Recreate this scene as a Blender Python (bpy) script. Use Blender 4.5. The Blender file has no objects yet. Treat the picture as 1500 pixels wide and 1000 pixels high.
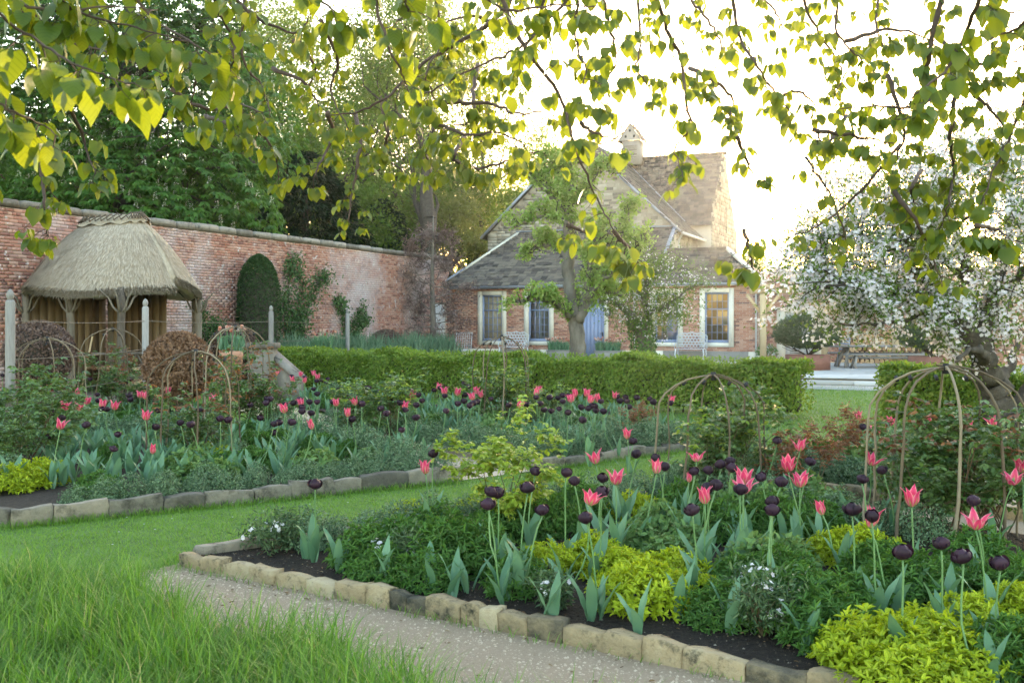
import bpy, math, random
import numpy as np
from mathutils import Vector, Matrix

# ------------------------------------------------------------------ camera, sky, sun, exposure
SC = bpy.context.scene
COL = SC.collection
FPX, HOR, CH = 1458.0, 472.0, 1.6            # focal length and horizon in photo pixels, eye height
cam = bpy.data.cameras.new('camera')
cam.sensor_width = 36.0
cam.lens = 36.0 * FPX / 1500.0
cam.shift_y = (HOR - 500.0) / 1500.0
cam.clip_start, cam.clip_end = 0.05, 2000
cam.dof.use_dof = True
cam.dof.focus_distance = 9.0
cam.dof.aperture_fstop = 6.3
camo = bpy.data.objects.new('camera', cam)
camo.location = (0, 0, CH)
camo.rotation_euler = (math.radians(90), 0, 0)
COL.objects.link(camo)
SC.camera = camo

SUN_AZ = math.atan2(1152 - 750, FPX)         # to the right of the view axis (+Y)
SUN_EL = math.radians(4.0)
world = bpy.data.worlds.new('World')
SC.world = world
world.use_nodes = True
wn = world.node_tree
bg = wn.nodes['Background']
sky = wn.nodes.new('ShaderNodeTexSky')
sky.sky_type = 'NISHITA'
sky.sun_disc = False
sky.sun_elevation = SUN_EL
sky.sun_rotation = SUN_AZ
sky.altitude = 50
sky.air_density = 1.0
sky.dust_density = 1.2
sky.ozone_density = 1.0
wn.links.new(sky.outputs[0], bg.inputs[0])
bg.inputs[1].default_value = 0.15
sl = bpy.data.lights.new('sun', 'SUN')
sl.energy = 1.0
sl.angle = math.radians(0.6)
sl.color = (1.0, 0.80, 0.56)
so = bpy.data.objects.new('sun', sl)
sd = Vector((math.sin(SUN_AZ) * math.cos(SUN_EL), math.cos(SUN_AZ) * math.cos(SUN_EL), math.sin(SUN_EL)))
so.rotation_euler = sd.to_track_quat('Z', 'Y').to_euler()
so.location = (15, 60, 30)
COL.objects.link(so)
SC.view_settings.view_transform = 'Standard'
SC.view_settings.look = 'None'
SC.view_settings.gamma = 1.0
SC.view_settings.use_white_balance = True
SC.view_settings.white_balance_temperature = 6750
SC.view_settings.white_balance_tint = 12
SC.view_settings.exposure = 3.85
SC.cycles.max_bounces = 6
SC.cycles.diffuse_bounces = 3
SC.cycles.glossy_bounces = 2
SC.cycles.transmission_bounces = 4
SC.cycles.transparent_max_bounces = 8
SC.cycles.use_denoising = True

# ------------------------------------------------------------------ helpers
RS = np.random.RandomState(7)
random.seed(7)

def gp(px, py, z=0.0):
    d = FPX * (CH - z) / (py - HOR)
    return ((px - 750) / FPX * d, d)

def pt(px, py, d):
    return np.array(((px - 750) / FPX * d, d, CH + (HOR - py) / FPX * d))

def nrm(a):
    a = np.asarray(a, float)
    return a / np.maximum(np.linalg.norm(a, axis=-1, keepdims=True), 1e-9)

class MB:
    """collects geometry for one mesh, with a random value per face"""
    def __init__(s):
        s.V, s.F, s.R, s.MI, s.n = [], [], [], [], 0
    def add(s, V, F, r=0.0, mi=0):
        V = np.asarray(V, float).reshape(-1, 3); F = np.asarray(F, int)
        s.V.append(V); s.F.append(F + s.n)
        s.R.append(np.broadcast_to(np.asarray(r, float), (len(F),)))
        s.MI.append(np.full(len(F), mi, int))
        s.n += len(V)
    def box(s, c, size, rot=None, r=0.0, mi=0):
        hx, hy, hz = np.asarray(size, float) / 2
        v = np.array([(x, y, z) for x in (-hx, hx) for y in (-hy, hy) for z in (-hz, hz)])
        if rot is not None: v = v @ np.asarray(rot).T
        s.add(v + np.asarray(c, float), BOXF, r, mi)
    def bar(s, a, b, w, h=None, r=0.0, mi=0):
        """square bar from a to b"""
        a = np.asarray(a, float); b = np.asarray(b, float)
        d = b - a; L = np.linalg.norm(d); d /= L
        up = np.array((0, 0, 1.0)) if abs(d[2]) < .9 else np.array((0, 1.0, 0))
        x = nrm(np.cross(d, up)); y = np.cross(x, d)
        s.box((a + b) / 2, (w, L, h or w), np.stack([x, d, y], 1), r, mi)
    def tube(s, P, Rr, sides=6, r=0.0, mi=0, cap=True):
        P = np.asarray(P, float); n = len(P)
        Rr = np.broadcast_to(np.asarray(Rr, float), (n,))
        T = np.gradient(P, axis=0); T = nrm(T)
        up = np.array((0, 0, 1.0)) if abs(T[:, 2]).mean() < .8 else np.array((1.0, 0, 0))
        X = nrm(np.cross(T, up)); Y = np.cross(T, X)
        a = np.arange(sides) * 2 * math.pi / sides
        V = P[:, None] + Rr[:, None, None] * (np.cos(a)[None, :, None] * X[:, None] + np.sin(a)[None, :, None] * Y[:, None])
        i = np.arange(n - 1)[:, None] * sides; j = np.arange(sides)[None]; k = (j + 1) % sides
        F = np.stack([i + j, i + k, i + sides + k, i + sides + j], -1).reshape(-1, 4)
        s.add(V, F, r, mi)
        if cap:
            b = s.n - n * sides
            s.F.append(np.array([list(range(b, b + sides))[::-1]])); s.R.append(np.array([r])); s.MI.append(np.array([mi]))
            e = s.n - sides
            s.F.append(np.array([list(range(e, e + sides))])); s.R.append(np.array([r])); s.MI.append(np.array([mi]))
    def leaves(s, P, D, N, L, W, T, r=None, mi=0):
        P = np.asarray(P, float); n = len(P)
        if n == 0: return
        D = nrm(np.broadcast_to(D, (n, 3))); S = nrm(np.cross(D, np.broadcast_to(N, (n, 3)))); N = np.cross(S, D)
        tv, tf = T
        L = np.broadcast_to(np.asarray(L, float), (n,))[:, None, None]; W = np.broadcast_to(np.asarray(W, float), (n,))[:, None, None]
        V = P[:, None] + L * tv[None, :, 0:1] * D[:, None] + W * tv[None, :, 1:2] * S[:, None] + L * tv[None, :, 2:3] * N[:, None]
        k = len(tv)
        if r is None: r = RS.rand(n)
        r = np.broadcast_to(np.asarray(r, float), (n,))
        off = (np.arange(n) * k)[:, None, None]
        for f in tf:
            f = np.asarray(f)
            Fa = (f[None] + off).reshape(-1, f.shape[1])
            s.F.append(Fa + s.n); s.R.append(np.repeat(r, len(f))); s.MI.append(np.full(len(Fa), mi, int))
        s.V.append(V.reshape(-1, 3)); s.n += n * k
    def mesh(s, name, mats, smooth=False):
        me = bpy.data.meshes.new(name)
        V = np.concatenate(s.V)
        me.vertices.add(len(V)); me.vertices.foreach_set('co', V.astype(np.float32).ravel())
        lv = np.concatenate([f.ravel() for f in s.F]).astype(np.int32)
        cnt = np.concatenate([np.full(len(f), f.shape[1]) for f in s.F]).astype(np.int32)
        st = np.concatenate([[0], np.cumsum(cnt)[:-1]]).astype(np.int32)
        me.loops.add(len(lv)); me.loops.foreach_set('vertex_index', lv)
        me.polygons.add(len(cnt)); me.polygons.foreach_set('loop_start', st)
        if smooth: me.polygons.foreach_set('use_smooth', np.ones(len(cnt), bool))
        me.polygons.foreach_set('material_index', np.concatenate(s.MI).astype(np.int32))
        me.update(calc_edges=True)
        at = me.attributes.new('rnd', 'FLOAT', 'FACE')
        at.data.foreach_set('value', np.concatenate(s.R).astype(np.float32))
        for m in (mats if isinstance(mats, (list, tuple)) else [mats]): me.materials.append(m)
        return me
    def build(s, name, mats, parent=None, smooth=False, loc=None):
        return link(name, s.mesh(name, mats, smooth), parent, loc)

BOXF = np.array([(0, 1, 3, 2), (4, 6, 7, 5), (0, 4, 5, 1), (2, 3, 7, 6), (0, 2, 6, 4), (1, 5, 7, 3)])

def link(name, me, parent=None, loc=None):
    o = bpy.data.objects.new(name, me); COL.objects.link(o)
    if parent is not None: o.parent = parent
    if loc is not None: o.location = loc
    return o

def tag(o, label=None, cat=None, group=None, kind=None):
    if label: o['label'] = label
    if cat: o['category'] = cat
    if group: o['group'] = group
    if kind: o['kind'] = kind
    return o

def thing(name, label, cat, loc=(0, 0, 0), rz=0.0, group=None):
    o = link(name, None, None, loc); o.rotation_euler = (0, 0, rz); o.empty_display_size = .1
    return tag(o, label, cat, group)

KIDS = {}
def copy_tree(o, parent=None):
    c = o.copy(); COL.objects.link(c); c.parent = parent
    for ch in KIDS.setdefault(o.name, list(o.children)): copy_tree(ch, c)
    return c

def chamfer_unit(name, mat, b=.06, jit=.02, seed=0):
    """unit block with chamfered, slightly uneven edges, scaled for each piece"""
    rs = np.random.RandomState(seed)
    V, F = [], []
    idx = {}
    for ax in range(3):
        for sx in (-1, 1):
            for sy in (-1, 1):
                for sz in (-1, 1):
                    v = np.array((sx, sy, sz), float) * .5
                    for k in range(3):
                        if k != ax: v[k] *= (1 - 2 * b)
                    idx[(ax, sx, sy, sz)] = len(V); V.append(v + rs.uniform(-jit, jit, 3))
    def q(ax, s):
        o = [k for k in range(3) if k != ax]; out = []
        for a, c in ((-1, -1), (1, -1), (1, 1), (-1, 1)):
            t = [0, 0, 0]; t[ax] = s; t[o[0]] = a; t[o[1]] = c; out.append(idx[(ax, *t)])
        return out
    for ax in range(3):
        for s in (-1, 1): F.append(q(ax, s))
    for a, c in ((0, 1), (0, 2), (1, 2)):
        o = 3 - a - c
        for sa in (-1, 1):
            for sc in (-1, 1):
                t = [0, 0, 0]; t[a] = sa; t[c] = sc
                t1 = list(t); t1[o] = -1; t2 = list(t); t2[o] = 1
                F.append([idx[(a, *t1)], idx[(a, *t2)], idx[(c, *t2)], idx[(c, *t1)]])
    T = [[idx[(0, a, b_, c)], idx[(1, a, b_, c)], idx[(2, a, b_, c)]] for a in (-1, 1) for b_ in (-1, 1) for c in (-1, 1)]
    m = MB(); m.add(V, F); m.F.append(np.array(T)); m.R.append(np.zeros(8)); m.MI.append(np.zeros(8, int))
    me = m.mesh(name, mat)
    import bmesh
    bm = bmesh.new(); bm.from_mesh(me); bmesh.ops.recalc_face_normals(bm, faces=bm.faces); bm.to_mesh(me); bm.free()
    return me

def pieces(B, name, stuff, mat, parent, units, nobj, key):
    """B: list of (centre, size, rot3x3 or None); the nobj best by key become single objects, the rest one joined part"""
    order = sorted(range(len(B)), key=lambda i: key(B[i]))
    m = MB()
    for r, i in enumerate(order):
        c, sz, rot = B[i]
        if r < nobj:
            o = link(name, units[r % len(units)], parent)
            mt = Matrix(np.asarray(rot).tolist()).to_4x4() if rot is not None else Matrix.Identity(4)
            o.matrix_local = Matrix.Translation(c) @ mt @ Matrix.Diagonal((*sz, 1))
        else:
            m.box(c, sz, rot, random.random())
    if m.n: tag(m.build(stuff, mat, parent), kind='stuff')

# leaf templates: (along, across, normal)
def tpl(v, *f): return (np.array(v, float), [np.array(x) for x in f])
T_DIA = tpl([(0, 0, 0), (.45, -.5, .10), (1, 0, -.08), (.45, .5, .10)], [(0, 1, 2), (0, 2, 3)])
T_FLAT = tpl([(0, 0, 0), (.5, -.5, 0), (1, 0, .02), (.5, .5, 0)], [(0, 1, 2), (0, 2, 3)])
T_OVAL = tpl([(0, 0, 0), (.28, -.42, .07), (.7, -.36, .05), (1, 0, -.14), (.7, .36, .05), (.28, .42, .07)], [(0, 1, 2, 3), (0, 3, 4, 5)])
T_LIME = tpl([(0, 0, 0), (.3, 0, .0), (.65, 0, -.03), (1.08, 0, -.16),
              (-.10, -.26, .03), (.12, -.47, .08), (.45, -.50, .07), (.78, -.30, .0),
              (-.10, .26, .03), (.12, .47, .08), (.45, .50, .07), (.78, .30, .0)],
             [(0, 4, 5, 1), (1, 5, 6, 2), (2, 6, 7, 3), (0, 1, 9, 8), (1, 2, 10, 9), (2, 3, 11, 10)])
T_BLADE = tpl([(0, -.5, 0), (0, .5, 0), (.4, -.42, .03), (.4, .42, .03), (.75, -.28, .14), (.75, .28, .14), (1, 0, .34)],
              [(0, 1, 3, 2), (2, 3, 5, 4)], [(4, 5, 6)])
T_SHORT = tpl([(0, -.5, 0), (0, .5, 0), (.6, -.35, .06), (.6, .35, .06), (1, 0, .3)], [(0, 1, 3, 2)], [(2, 3, 4)])
T_TULIP = tpl([(0, 0, 0), (.25, 0, .02), (.5, 0, .03), (.75, 0, 0), (1, 0, -.12),
               (0, -.2, .03), (.25, -.46, .07), (.5, -.5, .07), (.75, -.32, .02),
               (0, .2, .03), (.25, .46, .07), (.5, .5, .07), (.75, .32, .02)],
              [(0, 5, 6, 1), (1, 6, 7, 2), (2, 7, 8, 3), (0, 1, 10, 9), (1, 2, 11, 10), (2, 3, 12, 11)], [(3, 8, 4), (3, 4, 12)])

def sph(n, rs=RS):
    return nrm(rs.normal(size=(n, 3)))

def dome_pts(n, rx, ry, h, fill=.35, rs=RS):
    """points in the outer layer of a dome and their outward directions"""
    v = sph(n, rs); v[:, 2] = np.abs(v[:, 2])
    k = 1 - fill * rs.rand(n) ** 1.5
    lump = 1 + .10 * np.sin(v[:, 0] * 7 + 1.3) * np.sin(v[:, 1] * 6 + .4) + .06 * np.sin(v[:, 2] * 9 + v[:, 0] * 5)
    P = v * np.array((rx, ry, h)) * (k * lump)[:, None]
    return P, nrm(v / np.array((rx, ry, h)))

# ------------------------------------------------------------------ materials
def new_mat(name):
    m = bpy.data.materials.new(name); m.use_nodes = True
    nt = m.node_tree; return m, nt, nt.nodes['Principled BSDF']

def piece_random(nt):
    a = nt.nodes.new('ShaderNodeAttribute'); a.attribute_name = 'rnd'
    o = nt.nodes.new('ShaderNodeObjectInfo')
    s = nt.nodes.new('ShaderNodeMath'); s.operation = 'ADD'
    nt.links.new(a.outputs['Fac'], s.inputs[0]); nt.links.new(o.outputs['Random'], s.inputs[1])
    f = nt.nodes.new('ShaderNodeMath'); f.operation = 'FRACT'; nt.links.new(s.outputs[0], f.inputs[0])
    return f.outputs[0]

def ramp(nt, fac, stops, interp='LINEAR'):
    r = nt.nodes.new('ShaderNodeValToRGB'); r.color_ramp.interpolation = interp
    e = r.color_ramp.elements
    while len(e) < len(stops): e.new(.5)
    for i, (p, c) in enumerate(stops):
        e[i].position = p; e[i].color = (*c, 1) if len(c) == 3 else c
    nt.links.new(fac, r.inputs[0]); return r.outputs[0]

def noise(nt, scale, detail=4, rough=.6, coord='pos', stretch=None):
    n = nt.nodes.new('ShaderNodeTexNoise'); n.inputs['Scale'].default_value = scale
    n.inputs['Detail'].default_value = detail; n.inputs['Roughness'].default_value = rough
    if coord == 'pos':
        g = nt.nodes.new('ShaderNodeNewGeometry'); src = g.outputs['Position']
    else:
        g = nt.nodes.new('ShaderNodeTexCoord'); src = g.outputs['Object']
    if stretch:
        mp = nt.nodes.new('ShaderNodeMapping'); mp.inputs['Scale'].default_value = stretch
        nt.links.new(src, mp.inputs[0]); src = mp.outputs[0]
    nt.links.new(src, n.inputs['Vector']); return n.outputs['Fac']

def mixc(nt, fac, a, b, mode='MIX'):
    m = nt.nodes.new('ShaderNodeMix'); m.data_type = 'RGBA'; m.blend_type = mode
    for inp, v in ((m.inputs[0], fac), (m.inputs[6], a), (m.inputs[7], b)):
        if hasattr(v, 'links'): nt.links.new(v, inp)
        elif isinstance(v, (int, float)): inp.default_value = v
        else: inp.default_value = (*v, 1)
    return m.outputs[2]

def bump(nt, bsdf, h, strength=.3, dist=.02):
    b = nt.nodes.new('ShaderNodeBump'); b.inputs['Strength'].default_value = strength; b.inputs['Distance'].default_value = dist
    nt.links.new(h, b.inputs['Height']); nt.links.new(b.outputs[0], bsdf.inputs['Normal'])

def solid(name, stops, nscale=6, rough=.75, bstr=.3, bscale=40, bdist=.01, var=.5, spec=.3, coord='pos', stretch=None, metal=0, patch=None):
    """stops: colours from dark to light; var: how much of the variation is per piece"""
    m, nt, b = new_mat(name)
    pr = piece_random(nt); nz = noise(nt, nscale, 5, .65, coord, stretch)
    f = nt.nodes.new('ShaderNodeMix'); f.data_type = 'FLOAT'; f.inputs[0].default_value = var
    nt.links.new(nz, f.inputs[2]); nt.links.new(pr, f.inputs[3])
    k = len(stops); lo, hi = (.5 - .5 * max(var, .45), .5 + .5 * max(var, .45))
    c = ramp(nt, f.outputs[0], [(lo + (hi - lo) * i / max(k - 1, 1), s) for i, s in enumerate(stops)])
    if patch:
        for (pc, sc, t0, t1) in patch:
            pf = ramp(nt, noise(nt, sc, 6, .7), [(t0, (0, 0, 0)), (t1, (1, 1, 1))])
            c = mixc(nt, pf, c, pc)
    nt.links.new(c, b.inputs['Base Color'])
    b.inputs['Roughness'].default_value = rough; b.inputs['Specular IOR Level'].default_value = spec; b.inputs['Metallic'].default_value = metal
    if bstr: bump(nt, b, noise(nt, bscale, 4, .6, coord, stretch), bstr, bdist)
    return m

def leafmat(name, c1, c2, tc=None, tr=.35, rough=.5, spec=.3, c3=None, more=()):
    m, nt, b = new_mat(name)
    pr = piece_random(nt)
    st = [(0, c1), (.6, c2), (.96 if more else 1, c3)] if c3 else [(0, c1), (1, c2)]
    st += list(more)
    c = ramp(nt, pr, st)
    nt.links.new(c, b.inputs['Base Color']); b.inputs['Roughness'].default_value = rough; b.inputs['Specular IOR Level'].default_value = spec
    t = nt.nodes.new('ShaderNodeBsdfTranslucent')
    tcol = mixc(nt, .7, c, tc) if tc else c
    nt.links.new(tcol, t.inputs[0])
    mx = nt.nodes.new('ShaderNodeMixShader'); mx.inputs[0].default_value = tr
    nt.links.new(b.outputs[0], mx.inputs[1]); nt.links.new(t.outputs[0], mx.inputs[2])
    nt.links.new(mx.outputs[0], nt.nodes['Material Output'].inputs[0])
    return m

MT = {}
MT['lawn'] = solid('lawn_soil_green', [(.05, .10, .018), (.085, .16, .03), (.12, .20, .045)], 3, .9, .6, 60, .02, 0)
MT['turf'] = leafmat('turf', (.085, .20, .022), (.19, .34, .05), (.25, .42, .04), .4, .55, .25)
MT['long_grass'] = leafmat('long_grass', (.04, .12, .012), (.15, .31, .028), (.20, .40, .03), .4, .45, .4, (.23, .36, .055), ((.97, (.27, .42, .09)), (.985, (.50, .40, .16))))
MT['gravel'] = solid('gravel', [(.34, .25, .175), (.53, .41, .295), (.68, .55, .41)], 60, .95, 1.0, 120, .012, .5)
MT['soil'] = solid('soil', [(.016, .011, .008), (.035, .025, .018), (.07, .052, .04)], 30, .95, 1.0, 45, .03, .35)
MT['terrace'] = solid('terrace_stone', [(.38, .36, .34), (.47, .45, .43), (.55, .53, .5)], 4, .8, .2, 30, .005, .5)
MT['edging'] = solid('edging_stone', [(.10, .085, .06), (.26, .20, .12), (.38, .28, .16), (.45, .36, .23)], 9, .9, .7, 55, .02, .45, patch=[((.07, .058, .04), 16, .55, .75), ((.045, .042, .03), 5, .55, .66), ((.10, .10, .035), 11, .66, .75)])
MT['edging_grey'] = solid('edging_stone_grey', [(.10, .09, .075), (.20, .175, .14), (.30, .25, .19)], 9, .9, .7, 28, .02, .45, patch=[((.05, .045, .035), 5, .5, .66), ((.16, .13, .03), 9, .66, .74)])
BRK = [(.21, .10, .085), (.34, .15, .115), (.42, .20, .15), (.48, .29, .235), (.34, .19, .165)]
MT['brick'] = solid('garden_wall_brick', BRK, 14, .9, .4, 60, .006, .75, patch=[((.52, .43, .44), .42, .46, .66), ((.62, .58, .60), 5, .59, .67), ((.10, .085, .085), 3.1, .62, .72)])
MT['mortar'] = solid('lime_mortar', [(.40, .34, .29), (.5, .44, .39)], 8, .95, .3, 50, .005, 0, patch=[((.52, .47, .48), .42, .46, .66)])
MT['hbrick'] = solid('house_brick', [(.19, .12, .12), (.37, .17, .125), (.45, .22, .16), (.52, .32, .25), (.43, .24, .185)], 14, .9, .3, 60, .005, .8)
MT['hmortar'] = solid('house_mortar', [(.55, .48, .42), (.62, .56, .5)], 8, .95, .2, 50, .005, 0)
MT['coping'] = solid('coping_stone', [(.12, .105, .09), (.22, .195, .17), (.29, .26, .23)], 7, .95, .6, 25, .02, .4, patch=[((.07, .07, .06), 4, .55, .68)])
MT['ashlar'] = solid('pale_limestone', [(.55, .51, .44), (.66, .62, .54), (.72, .69, .62)], 5, .85, .2, 40, .004, .4)
MT['rubble'] = solid('rubble_stone', [(.18, .16, .135), (.29, .255, .21), (.37, .33, .27), (.43, .39, .33)], 9, .9, .5, 30, .01, .7)
MT['smortar'] = solid('stone_mortar', [(.33, .295, .25), (.40, .365, .31)], 8, .95, .2, 50, .005, 0)
MT['slate'] = solid('stone_slate', [(.05, .044, .04), (.115, .097, .082), (.175, .148, .118), (.095, .081, .073)], 6, .9, .6, 30, .01, .6, patch=[((.35, .33, .28), 6, .64, .72), ((.05, .045, .045), 2.5, .56, .66)])
MT['lead'] = solid('lead_sheet', [(.26, .29, .36), (.34, .37, .44)], 5, .55, .1, 20, .004, 0, metal=.3)
MT['blue'] = solid('blue_grey_paint', [(.20, .25, .40), (.24, .29, .45)], 4, .5, .08, 30, .002, .3, spec=.4)
MT['pale_paint'] = solid('pale_grey_paint', [(.50, .50, .52), (.58, .58, .60)], 4, .5, .05, 30, .002, .3)
MT['iron_white'] = solid('white_cast_iron', [(.5, .52, .56), (.62, .64, .68)], 8, .55, .2, 40, .003, .2)
MT['oak_grey'] = solid('silvered_oak', [(.19, .175, .165), (.27, .255, .245), (.34, .325, .315)], 6, .85, .4, 12, .006, .4, stretch=(9, 9, .8))
MT['oak'] = solid('new_oak', [(.42, .30, .17), (.52, .39, .24), (.58, .45, .3)], 5, .8, .3, 12, .005, .5, stretch=(9, 9, .8))
MT['oak_board'] = solid('weathered_board', [(.11, .075, .048), (.19, .135, .085), (.25, .18, .12)], 5, .85, .3, 12, .005, .5, stretch=(9, 9, .8))
MT['bark_post'] = solid('bark_pole', [(.07, .055, .045), (.14, .115, .095), (.21, .18, .15)], 10, .95, .8, 20, .02, .3, stretch=(1, 1, .3))
MT['thatch'] = solid('thatch', [(.34, .265, .195), (.50, .41, .315), (.60, .51, .41)], 7, .95, .9, 40, .02, .45, stretch=(3, 3, .8), patch=[((.30, .25, .20), 1.3, .55, .8)])
MT['thatch_ridge'] = solid('thatch_ridge', [(.24, .175, .11), (.36, .28, .19), (.46, .37, .26)], 9, .95, .9, 60, .02, .3, stretch=(3, 3, .8))
MT['hazel'] = solid('hazel_rod', [(.09, .065, .045), (.17, .13, .085), (.28, .23, .165)], 10, .8, .5, 50, .004, .6)
MT['twine'] = solid('black_twine', [(.02, .02, .022), (.035, .035, .04)], 20, .8, .2, 60, .002, .2)
MT['bark'] = solid('grey_bark', [(.06, .052, .045), (.14, .125, .11), (.21, .19, .17)], 7, .95, 1.0, 16, .04, .15, stretch=(1, 1, .35), patch=[((.25, .25, .22), 9, .68, .74)])
MT['bark_dark'] = solid('dark_bark', [(.035, .03, .026), (.075, .063, .052), (.11, .095, .08)], 9, .95, .9, 22, .03, .15)
MT['twig'] = solid('twig_bark', [(.05, .032, .025), (.10, .065, .05)], 20, .8, .3, 60, .003, .3)
MT['corten'] = solid('rusted_steel', [(.17, .075, .055), (.23, .105, .08), (.28, .13, .10)], 3, .7, .1, 50, .002, 0)
MT['terracotta'] = solid('terracotta', [(.40, .20, .13), (.52, .30, .20)], 6, .85, .2, 40, .004, .4)
MT['trough'] = solid('stone_trough', [(.22, .21, .2), (.32, .31, .29)], 6, .9, .4, 40, .006, .4)
MT['logend'] = solid('log_end', [(.30, .17, .09), (.48, .31, .18), (.58, .42, .27)], 12, .9, .3, 40, .004, .8)
MT['blind'] = solid('linen_blind', [(.50, .40, .27), (.55, .45, .31)], 5, .9, .1, 60, .002, 0)
MT['room'] = solid('room_wall', [(.30, .27, .22), (.36, .33, .28)], 3, .9, 0, 10, .01, 0)
MT['paper_brown'] = solid('brown_panelling', [(.20, .15, .08), (.30, .23, .12)], 5, .8, 0, 10, .01, .3)
MT['black_iron'] = solid('black_iron', [(.03, .03, .033), (.05, .05, .055)], 10, .5, .1, 40, .002, 0)
MT['lamp_glass'] = solid('lantern_glass', [(.35, .36, .38), (.45, .46, .48)], 4, .2, 0, 10, .01, 0, spec=.6)
gm, gnt, gb = new_mat('window_glass')
gt = gnt.nodes.new('ShaderNodeBsdfTransparent'); gt.inputs[0].default_value = (.85, .88, .9, 1)
gg = gnt.nodes.new('ShaderNodeBsdfGlossy'); gg.inputs['Roughness'].default_value = .03
gl_ = gnt.nodes.new('ShaderNodeLayerWeight'); gl_.inputs[0].default_value = .35
gf = gnt.nodes.new('ShaderNodeMath'); gf.operation = 'MULTIPLY_ADD'; gf.inputs[1].default_value = .5; gf.inputs[2].default_value = .10; gnt.links.new(gl_.outputs['Facing'], gf.inputs[0])
gx = gnt.nodes.new('ShaderNodeMixShader')
gnt.links.new(gf.outputs[0], gx.inputs[0]); gnt.links.new(gt.outputs[0], gx.inputs[1]); gnt.links.new(gg.outputs[0], gx.inputs[2])
gnt.links.new(gx.outputs[0], gnt.nodes['Material Output'].inputs[0]); MT['glass'] = gm
# foliage
MT['lime'] = leafmat('lime_leaf', (.032, .07, .010), (.078, .135, .016), (.40, .45, .016), .44, .45, .35)
MT['chestnut'] = leafmat('chestnut_leaf', (.03, .085, .018), (.09, .20, .035), (.18, .34, .04), .35, .45, .35)
MT['candle'] = leafmat('chestnut_blossom', (.5, .48, .40), (.68, .66, .58), None, .3, .7)
MT['yew'] = leafmat('yew_needles', (.010, .026, .012), (.028, .055, .022), None, .12, .6, .2)
MT['topiary'] = leafmat('clipped_yew', (.018, .045, .014), (.06, .11, .035), None, .15, .6, .2)
MT['spring'] = leafmat('spring_leaf', (.06, .12, .022), (.13, .21, .038), (.26, .36, .05), .38, .5, .3)
MT['spring_pale'] = leafmat('pale_spring_leaf', (.10, .135, .035), (.18, .21, .06), (.36, .37, .10), .4, .5, .3)
MT['hedge'] = leafmat('hornbeam_leaf', (.05, .12, .018), (.15, .25, .035), (.32, .42, .04), .35, .5, .3, (.26, .34, .05))
MT['copper'] = leafmat('dry_beech_leaf', (.16, .09, .055), (.33, .20, .13), None, .2, .7, .2)
MT['copper_grey'] = leafmat('grey_brown_leaf', (.10, .065, .055), (.22, .15, .125), None, .2, .7, .2)
MT['pear'] = leafmat('pear_leaf', (.12, .22, .045), (.24, .37, .09), (.36, .48, .07), .4, .45, .35, (.33, .40, .15))
MT['appleleaf'] = leafmat('apple_leaf', (.06, .12, .025), (.14, .22, .05), (.3, .4, .06), .35, .5, .3)
MT['blossom'] = leafmat('apple_blossom', (.72, .66, .72), (.86, .83, .88), (.86, .82, .86), .45, .6, .2)
MT['germander'] = leafmat('blue_green_leaf', (.045, .10, .045), (.13, .22, .10), None, .2, .5, .35, (.22, .32, .18))
MT['mound'] = leafmat('mid_green_leaf', (.035, .10, .02), (.10, .23, .04), (.15, .30, .04), .3, .5, .3)
MT['golden'] = leafmat('golden_leaf', (.22, .31, .012), (.44, .54, .025), (.5, .56, .03), .35, .5, .3)
MT['soft'] = leafmat('soft_green_leaf', (.08, .17, .05), (.17, .29, .09), (.28, .4, .1), .3, .55, .3)
MT['rose'] = leafmat('rose_leaf', (.028, .075, .022), (.10, .18, .05), (.22, .34, .05), .3, .38, .5, (.16, .25, .09))
MT['rose_lime'] = leafmat('young_rose_leaf', (.14, .25, .03), (.30, .42, .05), (.42, .52, .05), .4, .4, .45, (.45, .50, .08))
MT['rose_red'] = leafmat('copper_rose_leaf', (.10, .07, .045), (.24, .10, .05), (.40, .14, .05), .35, .45, .4, (.36, .17, .06))
MT['cane'] = solid('rose_cane', [(.05, .035, .022), (.10, .085, .045), (.12, .06, .04)], 15, .7, .2, 60, .003, .6)
MT['tulip_leaf'] = leafmat('tulip_leaf', (.07, .17, .095), (.15, .29, .175), (.18, .34, .14), .25, .45, .4)
MT['tulip_stem'] = leafmat('tulip_stem', (.12, .24, .09), (.18, .31, .13), None, .15, .5, .3)
MT['black_petal'] = leafmat('black_petal', (.018, .009, .018), (.045, .020, .040), (.09, .012, .05), .12, .55, .25)
MT['azalea'] = leafmat('azalea_leaf', (.05, .10, .04), (.13, .21, .09), None, .25, .45, .4)
MT['white_petal'] = leafmat('white_petal', (.68, .64, .68), (.8, .78, .8), None, .3, .6)
MT['pastel'] = leafmat('mixed_tulip_petal', (.75, .72, .68), (.70, .26, .16), None, .25, .55, .3, (.10, .03, .06))
MT['iris'] = leafmat('iris_leaf', (.09, .18, .10), (.19, .30, .19), None, .25, .5, .3)
MT['ivy'] = leafmat('ivy_leaf', (.04, .10, .02), (.12, .22, .04), None, .2, .45, .4)
MT['climber'] = leafmat('climber_leaf', (.03, .08, .025), (.09, .17, .05), None, .25, .5, .3)
MT['pine'] = leafmat('pine_needles', (.07, .11, .055), (.15, .19, .11), None, .15, .6, .2)
MT['bare_twig'] = leafmat('reddish_twig', (.17, .115, .105), (.30, .22, .205), None, .1, .8, .1)
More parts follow.
